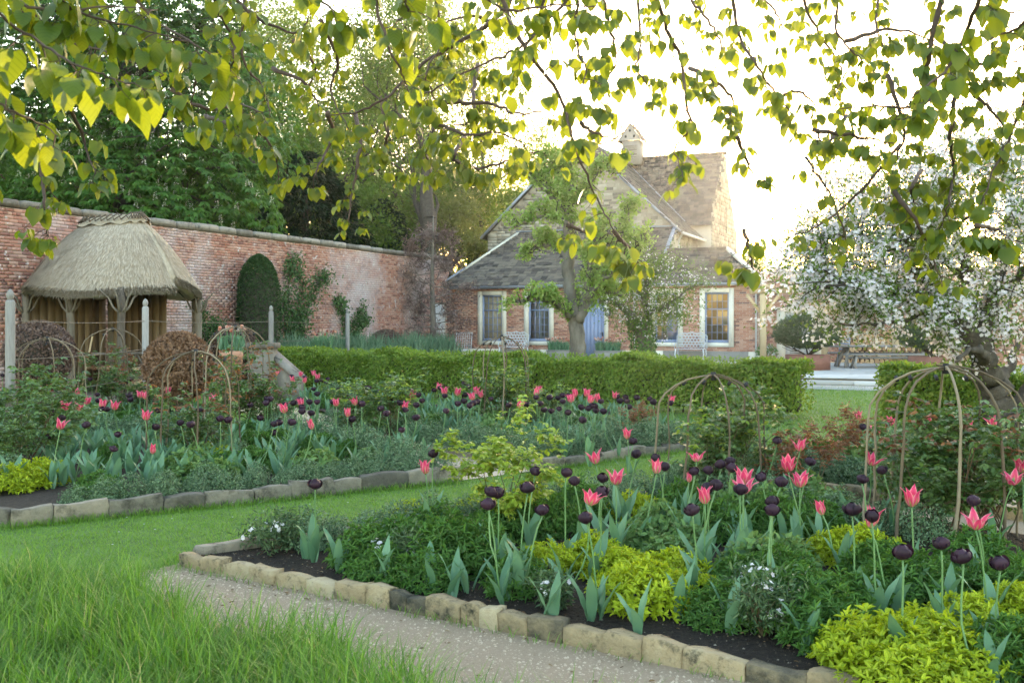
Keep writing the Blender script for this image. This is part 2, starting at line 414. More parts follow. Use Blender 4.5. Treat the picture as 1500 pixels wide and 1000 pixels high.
# pink petal: pale margin, deep rose, green flame from the base
pm, pnt, pb = new_mat('pink_petal')
ps = pnt.nodes.new('ShaderNodeAttribute'); ps.attribute_name = 'ps'
ptn = pnt.nodes.new('ShaderNodeAttribute'); ptn.attribute_name = 'pt'
c = ramp(pnt, ps.outputs['Fac'], [(.0, (.62, .035, .13)), (.55, (.70, .06, .17)), (1, (.82, .32, .38))])
gfac = pnt.nodes.new('ShaderNodeMath'); gfac.operation = 'ADD'
gs = pnt.nodes.new('ShaderNodeMath'); gs.operation = 'MULTIPLY'; gs.inputs[1].default_value = .9
pnt.links.new(ps.outputs['Fac'], gs.inputs[0]); pnt.links.new(gs.outputs[0], gfac.inputs[0]); pnt.links.new(ptn.outputs['Fac'], gfac.inputs[1])
c = mixc(pnt, ramp(pnt, gfac.outputs[0], [(.25, (1, 1, 1)), (.62, (0, 0, 0))]), c, (.42, .42, .14))
pnt.links.new(c, pb.inputs['Base Color']); pb.inputs['Roughness'].default_value = .45
ptr = pnt.nodes.new('ShaderNodeBsdfTranslucent'); pnt.links.new(c, ptr.inputs[0])
pmx = pnt.nodes.new('ShaderNodeMixShader'); pmx.inputs[0].default_value = .35
pnt.links.new(pb.outputs[0], pmx.inputs[1]); pnt.links.new(ptr.outputs[0], pmx.inputs[2])
pnt.links.new(pmx.outputs[0], pnt.nodes['Material Output'].inputs[0]); MT['pink_petal'] = pm

lmt = MT['lime']; nt = lmt.node_tree; tc_ = nt.nodes.new('ShaderNodeTexCoord'); sx = nt.nodes.new('ShaderNodeSeparateXYZ'); nt.links.new(tc_.outputs['Object'], sx.inputs[0])
ab = nt.nodes.new('ShaderNodeMath'); ab.operation = 'ABSOLUTE'; nt.links.new(sx.outputs[1], ab.inputs[0])
ml = nt.nodes.new('ShaderNodeMath'); ml.operation = 'MULTIPLY_ADD'; ml.inputs[1].default_value = -.75; nt.links.new(ab.outputs[0], ml.inputs[0]); nt.links.new(sx.outputs[0], ml.inputs[2])
m7 = nt.nodes.new('ShaderNodeMath'); m7.operation = 'MULTIPLY'; m7.inputs[1].default_value = 34; nt.links.new(ml.outputs[0], m7.inputs[0])
sn = nt.nodes.new('ShaderNodeMath'); sn.operation = 'SINE'; nt.links.new(m7.outputs[0], sn.inputs[0])
vr = ramp(nt, sn.outputs[0], [(.0, (1, 1, 1)), (.72, (.96, .96, .96)), (.95, (.80, .83, .74))])
for n_ in list(nt.nodes):
    if n_.type in ('BSDF_PRINCIPLED', 'BSDF_TRANSLUCENT'):
        i_ = n_.inputs[0]; src = i_.links[0].from_socket; nt.links.new(mixc(nt, 1.0, src, vr, 'MULTIPLY'), i_)

# ------------------------------------------------------------------ ground
def poly_sheet(name, pts, z, mat, kind='structure', sub=None):
    m = MB(); m.add([(x, y, z) for x, y in pts], [list(range(len(pts)))])
    return tag(m.build(name, mat), kind=kind)

m = MB(); m.add([(-300, -60, 0), (300, -60, 0), (300, 500, 0), (-300, 500, 0)], [(0, 1, 2, 3)])
tag(m.build('lawn', MT['lawn']), kind='structure')

F1, F2, F3, F4 = (-2.18, 6.62), (1.95, 9.35), (4.6, 6.3), (3.3, 2.95)      # front bed corners
A1, A2, A3, A4 = (-3.9, 7.85), (-.52, 10.05), (-6.6, 19.0), (-12.0, 13.0)  # left rear bed
B1, B2, B3, B4 = (.30, 10.75), (2.55, 12.75), (2.2, 17.2), (-5.0, 20.5)    # right rear bed
D1, D2, D3, D4 = (1.95, 10.2), (3.25, 8.75), (7.0, 10.0), (6.0, 14.0)      # far right bed
gravel = [(-2.62, 6.30), (-2.30, 6.45), F1, F4, (4.0, 2.0), (1.2, 2.2), (-.42, 3.95), (-2.1, 5.3), (-2.75, 5.9)]
poly_sheet('gravel_path', gravel, .006, MT['gravel'])
poly_sheet('gravel_path', [F2, F3, (5.2, 6.9), (7, 9.4), D2, D1], .006, MT['gravel'])
poly_sheet('gravel_path', [A2, B1, B4, (-6.0, 19.9)], .006, MT['gravel'])
poly_sheet('flower_bed_soil', [F1, F4, F3, F2], .05, MT['soil'])
poly_sheet('flower_bed_soil', [A1, A2, A3, A4], .05, MT['soil'])
poly_sheet('flower_bed_soil', [B1, B2, B3, B4], .05, MT['soil'])
poly_sheet('flower_bed_soil', [D1, D2, D3, D4], .05, MT['soil'])

# house frame: local X along the facade, local Y away from the garden
HC = np.array((-2.63, 40.36, 0.0)); HU = np.array((.9186, -.3953, 0)); HN = np.array((.3953, .9186, 0))
HRZ = math.atan2(HU[1], HU[0])
def fu(px, n=0.0):
    k = (px - 750) / FPX
    return (k * (HC[1] + HN[1] * n) - HC[0] - HN[0] * n) / (HU[0] - k * HU[1])
def hw(u, n, z=0.0): return HC + HU * u + HN * n + np.array((0, 0, z))

# terrace with its step and paved strip
ter = link('terrace', None, None, HC); ter.rotation_euler = (0, 0, HRZ); ter['kind'] = 'structure'
m = MB(); m.box((16, -4.4, .08), (32, 9.9, .14)); m.build('terrace_base', MT['smortar'], ter)
slabs = []
rs = np.random.RandomState(3)
for i in range(16):
    y0 = -9.42 + i * .62; x = 0.0
    while x < 32:
        w = rs.uniform(.6, 1.15)
        if x + w / 2 > 9 or i > 11: slabs.append((np.array((x + w / 2, y0 + .305, .175 + rs.uniform(-.004, .004))), (w - .012, .608, .05), None))
        x += w
UNIT_SLAB = [chamfer_unit('slab_unit', MT['terrace'], .02, .004, 1)]
pieces(slabs, 'paving_slab', 'paving_slabs', MT['terrace'], ter, UNIT_SLAB, 300, lambda b: abs(b[0][0] - 17) + abs(b[0][1] + 8))
stp = []
x = 15.0
while x < 26:
    w = rs.uniform(.9, 1.6); stp.append((np.array((x + w / 2, -9.63, .06)), (w - .015, .36, .12), None)); x += w
for b in stp:
    o = link('step_stone', UNIT_SLAB[0], ter); o.location = b[0]; o.scale = b[1]
m = MB(); m.box((20, -10.6, .012), (12, 1.6, .024)); tag(m.build('paved_strip', MT['terrace'], ter))

# ------------------------------------------------------------------ garden wall
UNIT_BRICK = [chamfer_unit('brick_unit', MT['brick'], .05, .02, s) for s in range(4)]
WRZ = math.atan2(-HN[1], -HN[0])
gw = thing('garden_wall', 'tall old red brick wall with whitewash stains and stone coping behind the thatched shelter', 'wall', HC, WRZ)
m = MB()
m.box((14.45, -.2, 2.03), (25.1, .4, 4.06)); m.box((.95, -.2, 3.20), (1.9, .4, 1.72)); m.box((.1, -.2, 1.17), (.2, .4, 2.34)); m.box((1.65, -.2, 1.17), (.5, .4, 2.34))
m.build('wall_core', MT['mortar'], gw)
B = []
for r in range(52):
    z = .16 + r * .0755; x = -.1 - (.115 if r % 2 else 0)
    while x < 25.6:
        w = .226 if (r % 5) else .112
        x1 = x + w
        if not (z < 2.36 and x1 > .2 and x < 1.4) and x > -.12 + .0:
            B.append((np.array((x + w / 2, .006 + rs.uniform(-.006, .006), z)), (w - .012, .05, .064), None))
        x = x1
pieces(B, 'brick', 'brickwork', MT['brick'], gw, UNIT_BRICK, 300, lambda b: (0 if (b[1][0] > .2 and 15 < b[0][0] < 20.6 and b[0][2] > 2.6) else 100) + abs(b[0][0] - 20.3) + abs(b[0][2] - 3.3))
x = -.1
UNIT_COPE = [chamfer_unit('cope_unit', MT['coping'], .12, .035, s) for s in range(4)]
k = 0
while x < 27:
    w = rs.uniform(.6, 1.0)
    o = link('coping_stone', UNIT_COPE[k % 4], gw); k += 1
    o.location = (x + w / 2, -.19, 4.155 + rs.uniform(-.012, .012)); o.scale = (w - .01, .56, .2 + rs.uniform(-.02, .02)); x += w
dr = MB(); dr.box((.8, -.06, 1.17), (1.18, .05, 2.3)); dob = dr.build('door', MT['pale_paint'], gw); tag(dob, 'pale grey plank door in the brick wall')
for i in range(6):
    b = MB(); b.box((.3 + i * .2, -.025, 1.17), (.19, .03, 2.28)); b.build('board', MT['pale_paint'], dob)

# ------------------------------------------------------------------ brick cottage
ct = thing('brick_cottage', 'single storey red brick cottage with blue sash windows and stone slate roof', 'house', HC, HRZ)
WZ0, WZ1 = .71, 2.83
wins = [fu(721), fu(789.5), fu(976.5), fu(1050)]
dc = fu(866)
opens = [(w - .615, w + .615, WZ0, WZ1) for w in wins] + [(dc - .68, dc + .68, .2, 2.83)]
LW, ZB, ZT = 12.42, .2, 2.93
def spans(z0, z1):
    iv = sorted((a, b) for a, b, c, d in opens if c < z1 - 1e-4 and d > z0 + 1e-4); x = 0.0; out = []
    for a, b in iv:
        if a > x: out.append((x, a))
        x = max(x, b)
    if x < LW: out.append((x, LW))
    return out
wl = MB()
zs = sorted({ZB, ZT, WZ0, WZ1})
for z0, z1 in zip(zs, zs[1:]):
    for a, b in spans(z0, z1): wl.box(((a + b) / 2, .17, (z0 + z1) / 2), (b - a, .3, z1 - z0))
wl.box((LW - .15, 1.8, 1.56), (.3, 3.0, 2.72)); wl.box((.15, 1.8, 1.56), (.3, 3.0, 2.72)); wl.box((6.2, 3.3, 1.56), (12.4, .1, 2.72))
wall = wl.build('wall', MT['hmortar'], ct)
UNIT_HB = [chamfer_unit('house_brick_unit', MT['hbrick'], .04, .012, s) for s in range(3)]
B = []
r = 0; z = .59
while z < ZT - .02:
    off = .12 if r % 2 else 0
    for a, b in spans(z - .03, z + .03):
        x = a - (off + a) % .235
        while x < b:
            w0, w1 = max(a, x), min(b, x + .235)
            if w1 - w0 > .04: B.append((np.array(((w0 + w1) / 2, .012 + rs.uniform(-.003, .003), z)), (w1 - w0 - .013, .03, .061), None))
            x += .235
    z += .074; r += 1
pieces(B, 'brick', 'brickwork', MT['hbrick'], wall, UNIT_HB, 300, lambda b: abs(b[0][0] - 11.8) if b[1][0] > .2 else 50)
# right return of the cottage in brick
m = MB(); z = .24
while z < ZT:
    x = rs.uniform(0, .2)
    while x < 3.2:
        m.box((LW + .012, x + .11, z), (.03, .212, .061), None, random.random()); x += .235
    z += .074
tag(m.build('side_brickwork', MT['hbrick'], wall), kind='stuff')
# stone plinth blocks
UNIT_ASH = [chamfer_unit('ashlar_unit', MT['ashlar'], .015, .004, s) for s in range(2)]
UNIT_PL = [chamfer_unit('plinth_unit', MT['trough'], .015, .004, 3), UNIT_ASH[0]]
for a, b in spans(.2, .5):
    x = a
    while x < b - .05:
        w = min(rs.uniform(.6, .95), b - x)
        o = link('plinth_stone', UNIT_PL[rs.randint(2)], wall); o.location = (x + w / 2, 0, .375); o.scale = (w - .01, .07, .345); x += w
def stone(name, c, s, par=ct):
    o = link(name, UNIT_ASH[0], par); o.location = c; o.scale = s; return o
PANE = MB(); PANE.add([(-.5, 0, -.5), (.5, 0, -.5), (.5, 0, .5), (-.5, 0, .5)], [(0, 1, 2, 3)]); PANE = PANE.mesh('pane', MT['glass'])
SW, Z0, Z1 = .44, .86, 2.68
for i, w in enumerate(wins):
    m = MB(); t = .155
    m.box((w - .5275, .02, 1.77), (.175, .16, 2.12)); m.box((w + .5275, .02, 1.77), (.175, .16, 2.12))
    m.box((w, .02, 2.755), (.88, .158, .15)); m.box((w, .015, .785), (.88, .17, .15))
    m.build('window_surround', MT['ashlar'], ct)
    f = MB()
    for sx in (-1, 1): f.box((w + sx * (SW - .03), .07, (Z0 + Z1) / 2), (.06, .07, Z1 - Z0))
    f.box((w, .07, Z0 + .05), (2 * SW - .12, .068, .10)); f.box((w, .07, Z1 - .03), (2 * SW - .12, .068, .06)); f.box((w, .06, 2.08), (2 * SW - .12, .06, .045))
    fr = f.build('window', MT['blue'], ct)
    cols = [w - SW + .06 + (2 * SW - .12) * j / 4 for j in range(5)]
    rows = [.96 + (2.0575 - .96) * j / 4 for j in range(5)]; rows2 = [2.1025, 2.36, 2.62]
    for x in cols[1:4]:
        b = MB(); b.box((x, .075, 1.509), (.018, .035, 1.09)); b.box((x, .075, 2.361), (.018, .035, .51)); b.build('glazing_bar', MT['blue'], fr)
    for zz in rows[1:4] + rows2[1:2]:
        b = MB(); b.box((w, .075, zz), (2 * SW - .125, .030, .018)); b.build('glazing_bar', MT['blue'], fr)
    for j in range(4):
        for zz in (list(zip(rows, rows[1:])) + list(zip(rows2, rows2[1:]))):
            o = link('pane', PANE, fr); o.location = ((cols[j] + cols[j + 1]) / 2, .09, (zz[0] + zz[1]) / 2); o.scale = (cols[1] - cols[0] - .012, 1, zz[1] - zz[0] - .012)
            o.rotation_euler = (rs.uniform(-.01, .01), 0, rs.uniform(-.012, .012))
    b = MB()
    if i == 0: b.box((w, .115, 1.77), (.84, .01, 1.8)); b.build('blind', MT['blind'], fr)
    elif i == 1:
        b.box((w, .8, 1.77), (1.6, .02, 1.9)); b.build('far_window_wall', MT['pale_paint'], fr)
        b = MB(); b.box((w + .1, .78, 1.55), (.55, .01, 1.0)); b.build('far_window', MT['room'], fr)
    elif i == 2: b.box((w + .22, .16, 1.77), (.42, .02, 1.8)); b.build('shutter', MT['blue'], fr)
    else:
        b.box((w, .9, 1.77), (2, .02, 2)); b.build('panelling', MT['paper_brown'], fr)
        b = MB(); b.box((w + .1, .85, 1.75), (.55, .03, .5)); b.build('picture', MT['blind'], fr)
# door
m = MB()
m.box((dc - .61, .02, 1.515), (.14, .16, 2.63)); m.box((dc + .61, .02, 1.515), (.14, .16, 2.63)); m.box((dc, .02, 2.76), (1.08, .158, .14))
m.build('door_surround', MT['ashlar'], ct)
m = MB(); m.box((dc, .12, 1.22), (1.06, .04, 2.02)); door = m.build('door', MT['blue'], ct)
for j in range(7):
    b = MB(); b.box((dc - .456 + j * .152, .09, 1.22), (.143, .022, 2.0)); b.build('board', MT['blue'], door)
b = MB(); b.box((dc + .44, .06, 1.15), (.04, .02, .16)); b.bar((dc + .44, .03, 1.18), (dc + .34, .03, 1.18), .02); b.build('door_handle', MT['black_iron'], door)
m = MB(); m.box((dc, .1, 2.255), (1.06, .06, .05)); m.box((dc, .1, 2.66), (1.06, .06, .05)); m.box((dc - .51, .1, 2.455), (.05, .06, .35)); m.box((dc + .51, .1, 2.455), (.05, .06, .35))
fan = m.build('fanlight', MT['blue'], ct)
for j in range(4):
    o = link('pane', PANE, fan); o.location = (dc - .363 + j * .242, .1, 2.455); o.scale = (.225, 1, .34)
    if j: b = MB(); b.box((dc - .484 + j * .242, .1, 2.455), (.022, .05, .35)); b.build('glazing_bar', MT['blue'], fan)
stone('door_step', (dc, -.22, .235), (1.5, .4, .07))
m = MB(); m.box((6.2, 1.75, .24), (11.7, 2.9, .06)); m.build('room_floor', MT['room'], ct)
# lantern
m = MB(); lx = fu(891.5)
m.box((lx, -.1, 1.98), (.15, .13, .22)); lan = m.build('lantern', MT['lamp_glass'], ct)
b = MB(); b.box((lx, -.1, 2.11), (.2, .18, .035)); b.box((lx, -.1, 1.86), (.17, .15, .02))
for sx in (-1, 1):
    for sy in (-1, 1): b.box((lx + sx * .075, -.1 + sy * .065, 1.98), (.018, .018, .24))
b.box((lx, -.03, 2.0), (.03, .06, .04)); b.build('lantern_frame', MT['black_iron'], lan)
# fascia, gutter, downpipes
m = MB(); m.box((LW / 2, -.10, 2.985), (LW + .3, .22, .11)); m.build('eaves_board', MT['pale_paint'], ct)
m = MB(); m.tube([(-.2, -.34, 3.0), (LW + .25, -.34, 3.0)], .055, 8); gut = m.build('gutter', MT['lead'], ct)
for j in range(12):
    b = MB(); b.box((.4 + j * 1.05, -.3, 2.985), (.03, .14, .10)); b.build('gutter_bracket', MT['lead'], gut)
for px in (930, 1108):
    u = min(fu(px), LW - .05); b = MB(); b.tube([(u, -.06, .22), (u, -.06, 2.7), (u, -.3, 2.95)], .04, 8, cap=True); b.build('downpipe', MT['pale_paint'], ct)
b = MB(); b.box((LW + .12, -.28, 2.72), (.22, .2, .24)); b.box((LW + .12, -.28, 2.86), (.28, .26, .05)); b.build('rainwater_hopper', MT['lead'], ct)
# roofs in stone slates
UNIT_SL = [chamfer_unit('slate_unit', MT['slate'], .03, .03, s) for s in range(4)]
def slates(poly_fn, origin, ux, up, nmax, exposure=.2, wr=(.2, .42), th=.03, rise=None):
    """slates on a plane: poly_fn(x, s) inside test; origin + x*ux + s*up (s measured up the slope)"""
    ux = nrm(ux); up = nrm(up); nn = np.cross(ux, up); out = []
    s = 0.0; tilt = .07
    upt = nrm(up - nn * tilt); nt_ = np.cross(ux, upt); R = np.stack([ux, upt, nt_], 1)
    ex = exposure
    while s < nmax:
        x = -1.0 - rs.uniform(0, .3)
        while x < 16:
            w = rs.uniform(*wr)
            if poly_fn(x + w / 2, s + ex * .5):
                c = origin + ux * (x + w / 2) + up * (s + ex * .42 + rs.uniform(-.02, .02)) + nn * (.028 + rs.uniform(-.006, .010))
                out.append((c, (w - rs.uniform(.006, .02), ex * 1.35, th * rs.uniform(.7, 1.4)), R))
            x += w
        s += ex; ex *= .985
    return out
EZ = 3.06
pit = (5.4 - EZ) / 3.1
upv = np.array((0, 1, pit)); SLN = math.hypot(3.1, 5.4 - EZ)
HIPL = 2.04 + .15
def front_in(x, s):
    n = s / SLN * 3.1
    lo = -.15 + HIPL * n / 3.1
    hi = 12.55 - 1.55 * min(n / 1.7, 1) if n < 1.72 else 8.75
    if n > 1.72 and x > 8.75: return False
    return lo < x < hi
rf = MB()
zr = EZ + 1.7 * pit - .01
def rp(x, n, dz=-.02): return (x, n - .3, EZ + n * pit + dz)
rf.add([rp(-.15, 0), rp(12.55, 0), rp(11.0, 1.7), rp(8.75, 1.7), rp(8.75, 3.1), rp(2.04, 3.1)], [(0, 1, 2, 3, 4, 5)])
rf.add([rp(12.55, 0), (12.55, 3.1, EZ - .02), rp(11.0, 1.7)], [(0, 1, 2)])
rf.add([rp(8.75, 1.7), rp(11.0, 1.7), (12.55, 3.1, EZ - .02), (8.75, 3.1, EZ - .02)], [(0, 1, 2, 3)])
rf.add([rp(-.15, 0), rp(2.04, 3.1), (-.15, 3.1, EZ)], [(0, 1, 2)])
roof = rf.build('roof', MT['slate'], ct)
S = slates(front_in, np.array((0, -.34, EZ - .02)), np.array((1., 0, 0)), upv, SLN, .2)
pieces(S, 'slate', 'slates', MT['slate'], roof, UNIT_SL, 300, lambda b: b[0][2] * 3 + abs(b[0][0] - 2.5) * .4)
# right hip slope
e1 = np.array((12.55, -.3, EZ)); rt = np.array((11.0, 1.4, EZ + 1.7 * pit))
hx = np.array((0, 1., 0)); hup = nrm(np.array((-1.55, 0, 1.7 * pit))); hl = math.hypot(1.55, 1.7 * pit)
S = slates(lambda x, s: (1.7 * s / hl) < x + .0 < 3.4 - 1.7 * s / hl, e1, hx, hup, hl, .2)
pieces(S, 'slate', 'hip_slates', MT['slate'], roof, UNIT_SL, 0, lambda b: 0)
m = MB(); m.bar((12.6, -.35, EZ + .03), (11.0, 1.4, zr + .06), .16, .08); m.build('hip_ridge', MT['ashlar'], roof)
m = MB(); m.bar((.35, .35, EZ + .72 * pit), (2.04, 2.8, 5.44), .16, .08); m.build('hip_ridge', MT['ashlar'], roof)
m = MB(); m.bar((-.2, -.35, EZ + .03), (.5, .55, EZ + .95 * pit + .02), .2, .05); m.bar((1.9, 2.72, 5.42), (8.7, 2.72, 5.42), .14, .05); m.bar((8.72, 1.2, EZ + 1.5 * pit + .05), (8.72, 2.75, 5.42), .14, .05); m.build('lead_flashing', MT['lead'], roof)
x = 8.75
while x < 11.0:
    o = link('ridge_tile', UNIT_SL[0], roof); o.location = (x + .19, 1.4, zr + .045); o.scale = (.37, .28, .1); x += .38

# ------------------------------------------------------------------ stone house behind
sh = thing('stone_house', 'tall rubble stone house with big gable, stone slate roofs and roof turret', 'house', HC, HRZ)
GU0, GU1, GN = .5, 8.7, 2.8
SLP = .93; AP = 4.6; HZ = 8.2
def gtop(u): return min(5.4 + SLP * min(u - GU0, GU1 - u), HZ)
hu0, hu1 = GU0 + (HZ - 5.4) / SLP, GU1 - (HZ - 5.4) / SLP
m = MB()
gp_ = [(GU0, 0), (GU1, 0), (GU1, 5.35), (hu1, HZ - .05), (hu0, HZ - .05), (GU0, 5.35)]
n0, n1 = GN + .06, GN + .5
V = [(u, n0, z) for u, z in gp_] + [(u, n1, z) for u, z in gp_]
m.add(V, [(0, 1, 2, 3, 4, 5)]); m.add(V, [(i, (i + 1) % 6, (i + 1) % 6 + 6, i + 6) for i in range(6)])
m.box((GU1 - .2, 6, 2.65), (.4, 6.2, 5.3)); m.box((GU0 + .2, 6, 2.65), (.4, 6.2, 5.3))
m.box((5.0, 7.1, 3.0), (8.5, .3, 6.0))
m.add([(9.25, 7.0, 0), (9.25, 12.4, 0), (9.25, 12.4, 6.0), (9.25, 9.7, 9.3), (9.25, 7.0, 6.0)], [(0, 1, 2, 3, 4)])
m.add([(.4, 7.0, 0), (.4, 12.4, 0), (.4, 12.4, 6.0), (.4, 9.7, 9.3), (.4, 7.0, 6.0)], [(0, 1, 2, 3, 4)])
m.box((9.0, 7.03, 3), (.5, .06, 6.0)); m.box((5, 12.4, 3), (8.7, .1, 6))
gwall = m.build('gable_wall', MT['smortar'], sh)
UNIT_RUB = [chamfer_unit('rubble_unit', MT['rubble'], .05, .035, s) for s in range(4)]
B = []; z = 4.3
while z < HZ - .08:
    h = rs.uniform(.09, .17); u = GU0 + .02
    while u < GU1:
        w = rs.uniform(.16, .46)
        if z + h < gtop(u) - .02 and z + h < gtop(u + w) - .02 and u + w < GU1 + .02:
            B.append((np.array((u + w / 2, GN + .05 + rs.uniform(-.012, .008), z + h / 2)), (w - .018, .07, h - .016), None))
        u += w
    z += h
pieces(B, 'stone', 'stonework', MT['rubble'], gwall, UNIT_RUB, 300, lambda b: abs(b[0][0] - 7.0) + .5 * abs(b[0][2] - 6.2))
for zz in np.arange(4.4, 5.4, .3): stone('quoin', (GU1 - .12, GN + .02, zz), (.42 if int(zz * 10) % 2 else .3, .1, .28), gwall)
m = MB(); z = 3.4
while z < 9.2:
    h = rs.uniform(.12, .22); n = 7.0
    while n < 12.4:
        w = rs.uniform(.2, .5)
        if z + h < 6.0 + (3.3 / 2.7) * min(n + w - 7.0, 12.4 - n): m.box((9.27, n + w / 2, z + h / 2), (.05, w - .02, h - .018), None, random.random())
        n += w
    n = 3.0
    while n < 6.9 and z < 5.2:
        w = rs.uniform(.2, .5); m.box((GU1 + .01, n + w / 2, z + h / 2), (.05, w - .02, h - .018), None, random.random()); n += w
    z += h
tag(m.build('side_stonework', MT['rubble'], gwall), kind='stuff')
m = MB(); m.box((9.3, 10.0, 6.3), (.05, .10, 1.2)); m.build('slit_window', MT['black_iron'], gwall)
# front wing roof: left and right slopes and the half hip
rf = MB(); ov = .12
def gz(u): return 5.4 + SLP * min(u - GU0, GU1 - u)
rid = (AP, 10.0, 5.4 + SLP * 4.1)
e = .25
vv = [(GU0 - e, GN - ov, 5.4 - SLP * e), (hu0, GN - ov, HZ), (AP, GN + .95, rid[2]), rid, (GU0 - e, 10, 5.4 - SLP * e),
      (GU1 + e, GN - ov, 5.4 - SLP * e), (hu1, GN - ov, HZ), (GU1 + e, 10, 5.4 - SLP * e)]
rf.add(vv, [(0, 1, 2, 3, 4)]); rf.add(vv, [(5, 7, 3, 2, 6)]); rf.add(vv, [(1, 6, 2)])
roof2 = rf.build('roof', MT['slate'], sh)
rl = math.hypot(4.1 + e, SLP * (4.1 + e))
def rin(x, s):      # right slope, x runs from the gable back
    z = 5.4 - SLP * e + s * SLP / math.hypot(1, SLP)
    lim = (z - HZ) / (rid[2] - HZ) * 1.07 if z > HZ else 0
    return lim - .02 < x < 7.0
S = slates(rin, np.array((GU1 + e, GN - ov, 5.4 - SLP * e)), np.array((0, 1., 0)), np.array((-1., 0, SLP)), rl, .19, (.18, .36))
pieces(S, 'slate', 'slates', MT['slate'], roof2, UNIT_SL, 60, lambda b: b[0][1])
hl2 = math.hypot(1.07, rid[2] - HZ)
S = slates(lambda x, s: hu0 + (AP - hu0) * s / hl2 < x < hu1 - (hu1 - AP) * s / hl2, np.array((0, GN - ov - .03, HZ)), np.array((1., 0, 0)), np.array((0, 1.07, rid[2] - HZ)), hl2, .19, (.18, .36))
pieces(S, 'slate', 'half_hip_slates', MT['slate'], roof2, UNIT_SL, 0, lambda b: 0)
m = MB()
m.bar((GU0 - e, GN - ov - .02, 5.4 - SLP * e + .02), (hu0, GN - ov - .02, HZ + .02), .06, .10); m.bar((GU1 + e, GN - ov - .02, 5.4 - SLP * e + .02), (hu1, GN - ov - .02, HZ + .02), .06, .10)
m.bar((AP, GN + 1.0, rid[2] + .03), (AP, 9.6, rid[2] + .03), .2, .08)
m.build('lead_verge', MT['lead'], roof2)
m = MB(); m.tube([(GU1 + e + .05, GN, 5.14), (GU1 + e + .05, 7.2, 5.14)], .06, 8); m.tube([(GU1 + .2, GN + .35, 5.1), (GU1 + .06, GN + .4, 4.9), (GU1 + .06, GN + .4, 3.0)], .04, 8); m.build('gutter', MT['pale_paint'], sh)
# cross wing
cw = MB(); cs = 3.3 / 2.7
cvv = [(.2, 6.85, 6.0 - .15 * cs), (9.3, 6.85, 6.0 - .15 * cs), (9.3, 9.7, 9.3), (.2, 9.7, 9.3), (9.3, 12.55, 6.0 - .15 * cs), (.2, 12.55, 6.0 - .15 * cs)]
cw.add(cvv, [(0, 1, 2, 3), (2, 4, 5, 3)]); roof3 = cw.build('cross_roof', MT['slate'], sh)
cl = math.hypot(2.85, 2.85 * cs)
def cin(x, s):
    z = 6.0 - .15 * cs + s * cs / math.hypot(1, cs)
    return max(AP, GU1 - (z - 5.4) / SLP - .1) < x < 9.3
S = slates(cin, np.array((0, 6.82, 6.0 - .15 * cs)), np.array((1., 0, 0)), np.array((0, 1., cs)), cl, .19, (.18, .36))
pieces(S, 'slate', 'slates', MT['slate'], roof3, UNIT_SL, 200, lambda b: -b[0][0])
m = MB(); zv = 5.75
def vpt(z): return (GU1 - (z - 5.4) / SLP, 6.85 + (z - 6.0 + .15 * cs) / cs - .05, z + .06)
m.bar(vpt(5.95), vpt(9.1), .3, .03); m.build('valley_lead', MT['lead'], roof3)
x = AP
while x < 9.2:
    o = link('ridge_tile', UNIT_SL[1], roof3); o.location = (x + .2, 9.7, 9.33); o.scale = (.39, .3, .1); x += .4
# turret
tu, tn = 5.05, 9.35
m = MB(); m.box((tu, tn, 9.55), (.82, .82, 1.1)); tur = m.build('turret', MT['oak_grey'], sh)
for j in range(7):
    b = MB(); b.box((tu, tn - .43, 9.25 + j * .10), (.62, .05, .055), Matrix.Rotation(.5, 3, 'X')); b.build('louvre', MT['oak_grey'], tur)
b = MB(); b.add([(tu - .55, tn - .5, 10.1), (tu + .55, tn - .5, 10.1), (tu, tn - .5, 10.85), (tu - .55, tn - .44, 10.1), (tu + .55, tn - .44, 10.1), (tu, tn - .44, 10.85)], [(0, 1, 2), (5, 4, 3)])
b.build('turret_gable', MT['oak_grey'], tur)
b = MB(); b.add([(tu - .6, tn - .56, 10.05), (tu, tn - .56, 10.9), (tu, tn + .56, 10.9), (tu - .6, tn + .56, 10.05), (tu + .6, tn - .56, 10.05), (tu + .6, tn + .56, 10.05)], [(0, 1, 2, 3), (4, 5, 2, 1)])
b.build('turret_roof', MT['slate'], tur)
for dx, dz in ((-.2, 10.28), (.2, 10.28), (0, 10.55)):
    b = MB(); b.box((tu + dx, tn - .51, dz), (.09, .03, .11)); b.build('pigeon_hole', MT['black_iron'], tur)

# ------------------------------------------------------------------ terrace wall and oak loggia on the right
lw = thing('terrace_wall', 'red brick wall behind the oak loggia with a pale stone doorway', 'wall', HC, HRZ)
m = MB(); m.box((21, .85, 1.75), (17.0, .4, 3.1)); core = m.build('wall_core', MT['hmortar'], lw)
B = []; z = .24; r = 0
while z < 3.28:
    x = 12.5 - (.12 if r % 2 else 0)
    while x < 25:
        if not (z < 2.05 and fu(1140, .6) - .1 < x < fu(1140, .6) + 1.5): B.append((np.array((x + .11, .65, z)), (.222, .03, .061), None))
        x += .235
    z += .074; r += 1
pieces(B, 'brick', 'brickwork', MT['hbrick'], core, UNIT_HB, 200, lambda b: b[0][0])
u0 = fu(1140, .6)
m = MB(); m.box((u0 + .1, .62, 1.1), (.3, .12, 1.8)); m.box((u0 + 1.4, .62, 1.1), (.3, .12, 1.8)); m.box((u0 + .75, .62, 2.05), (1.6, .12, .2)); m.build('door_surround', MT['ashlar'], lw)
m = MB(); m.box((u0 + .75, .66, 1.08), (1.0, .05, 1.74)); d2 = m.build('door', MT['pale_paint'], lw)
for j in range(6): b = MB(); b.box((u0 + .335 + j * .166, .63, 1.08), (.156, .02, 1.72)); b.build('board', MT['pale_paint'], d2)
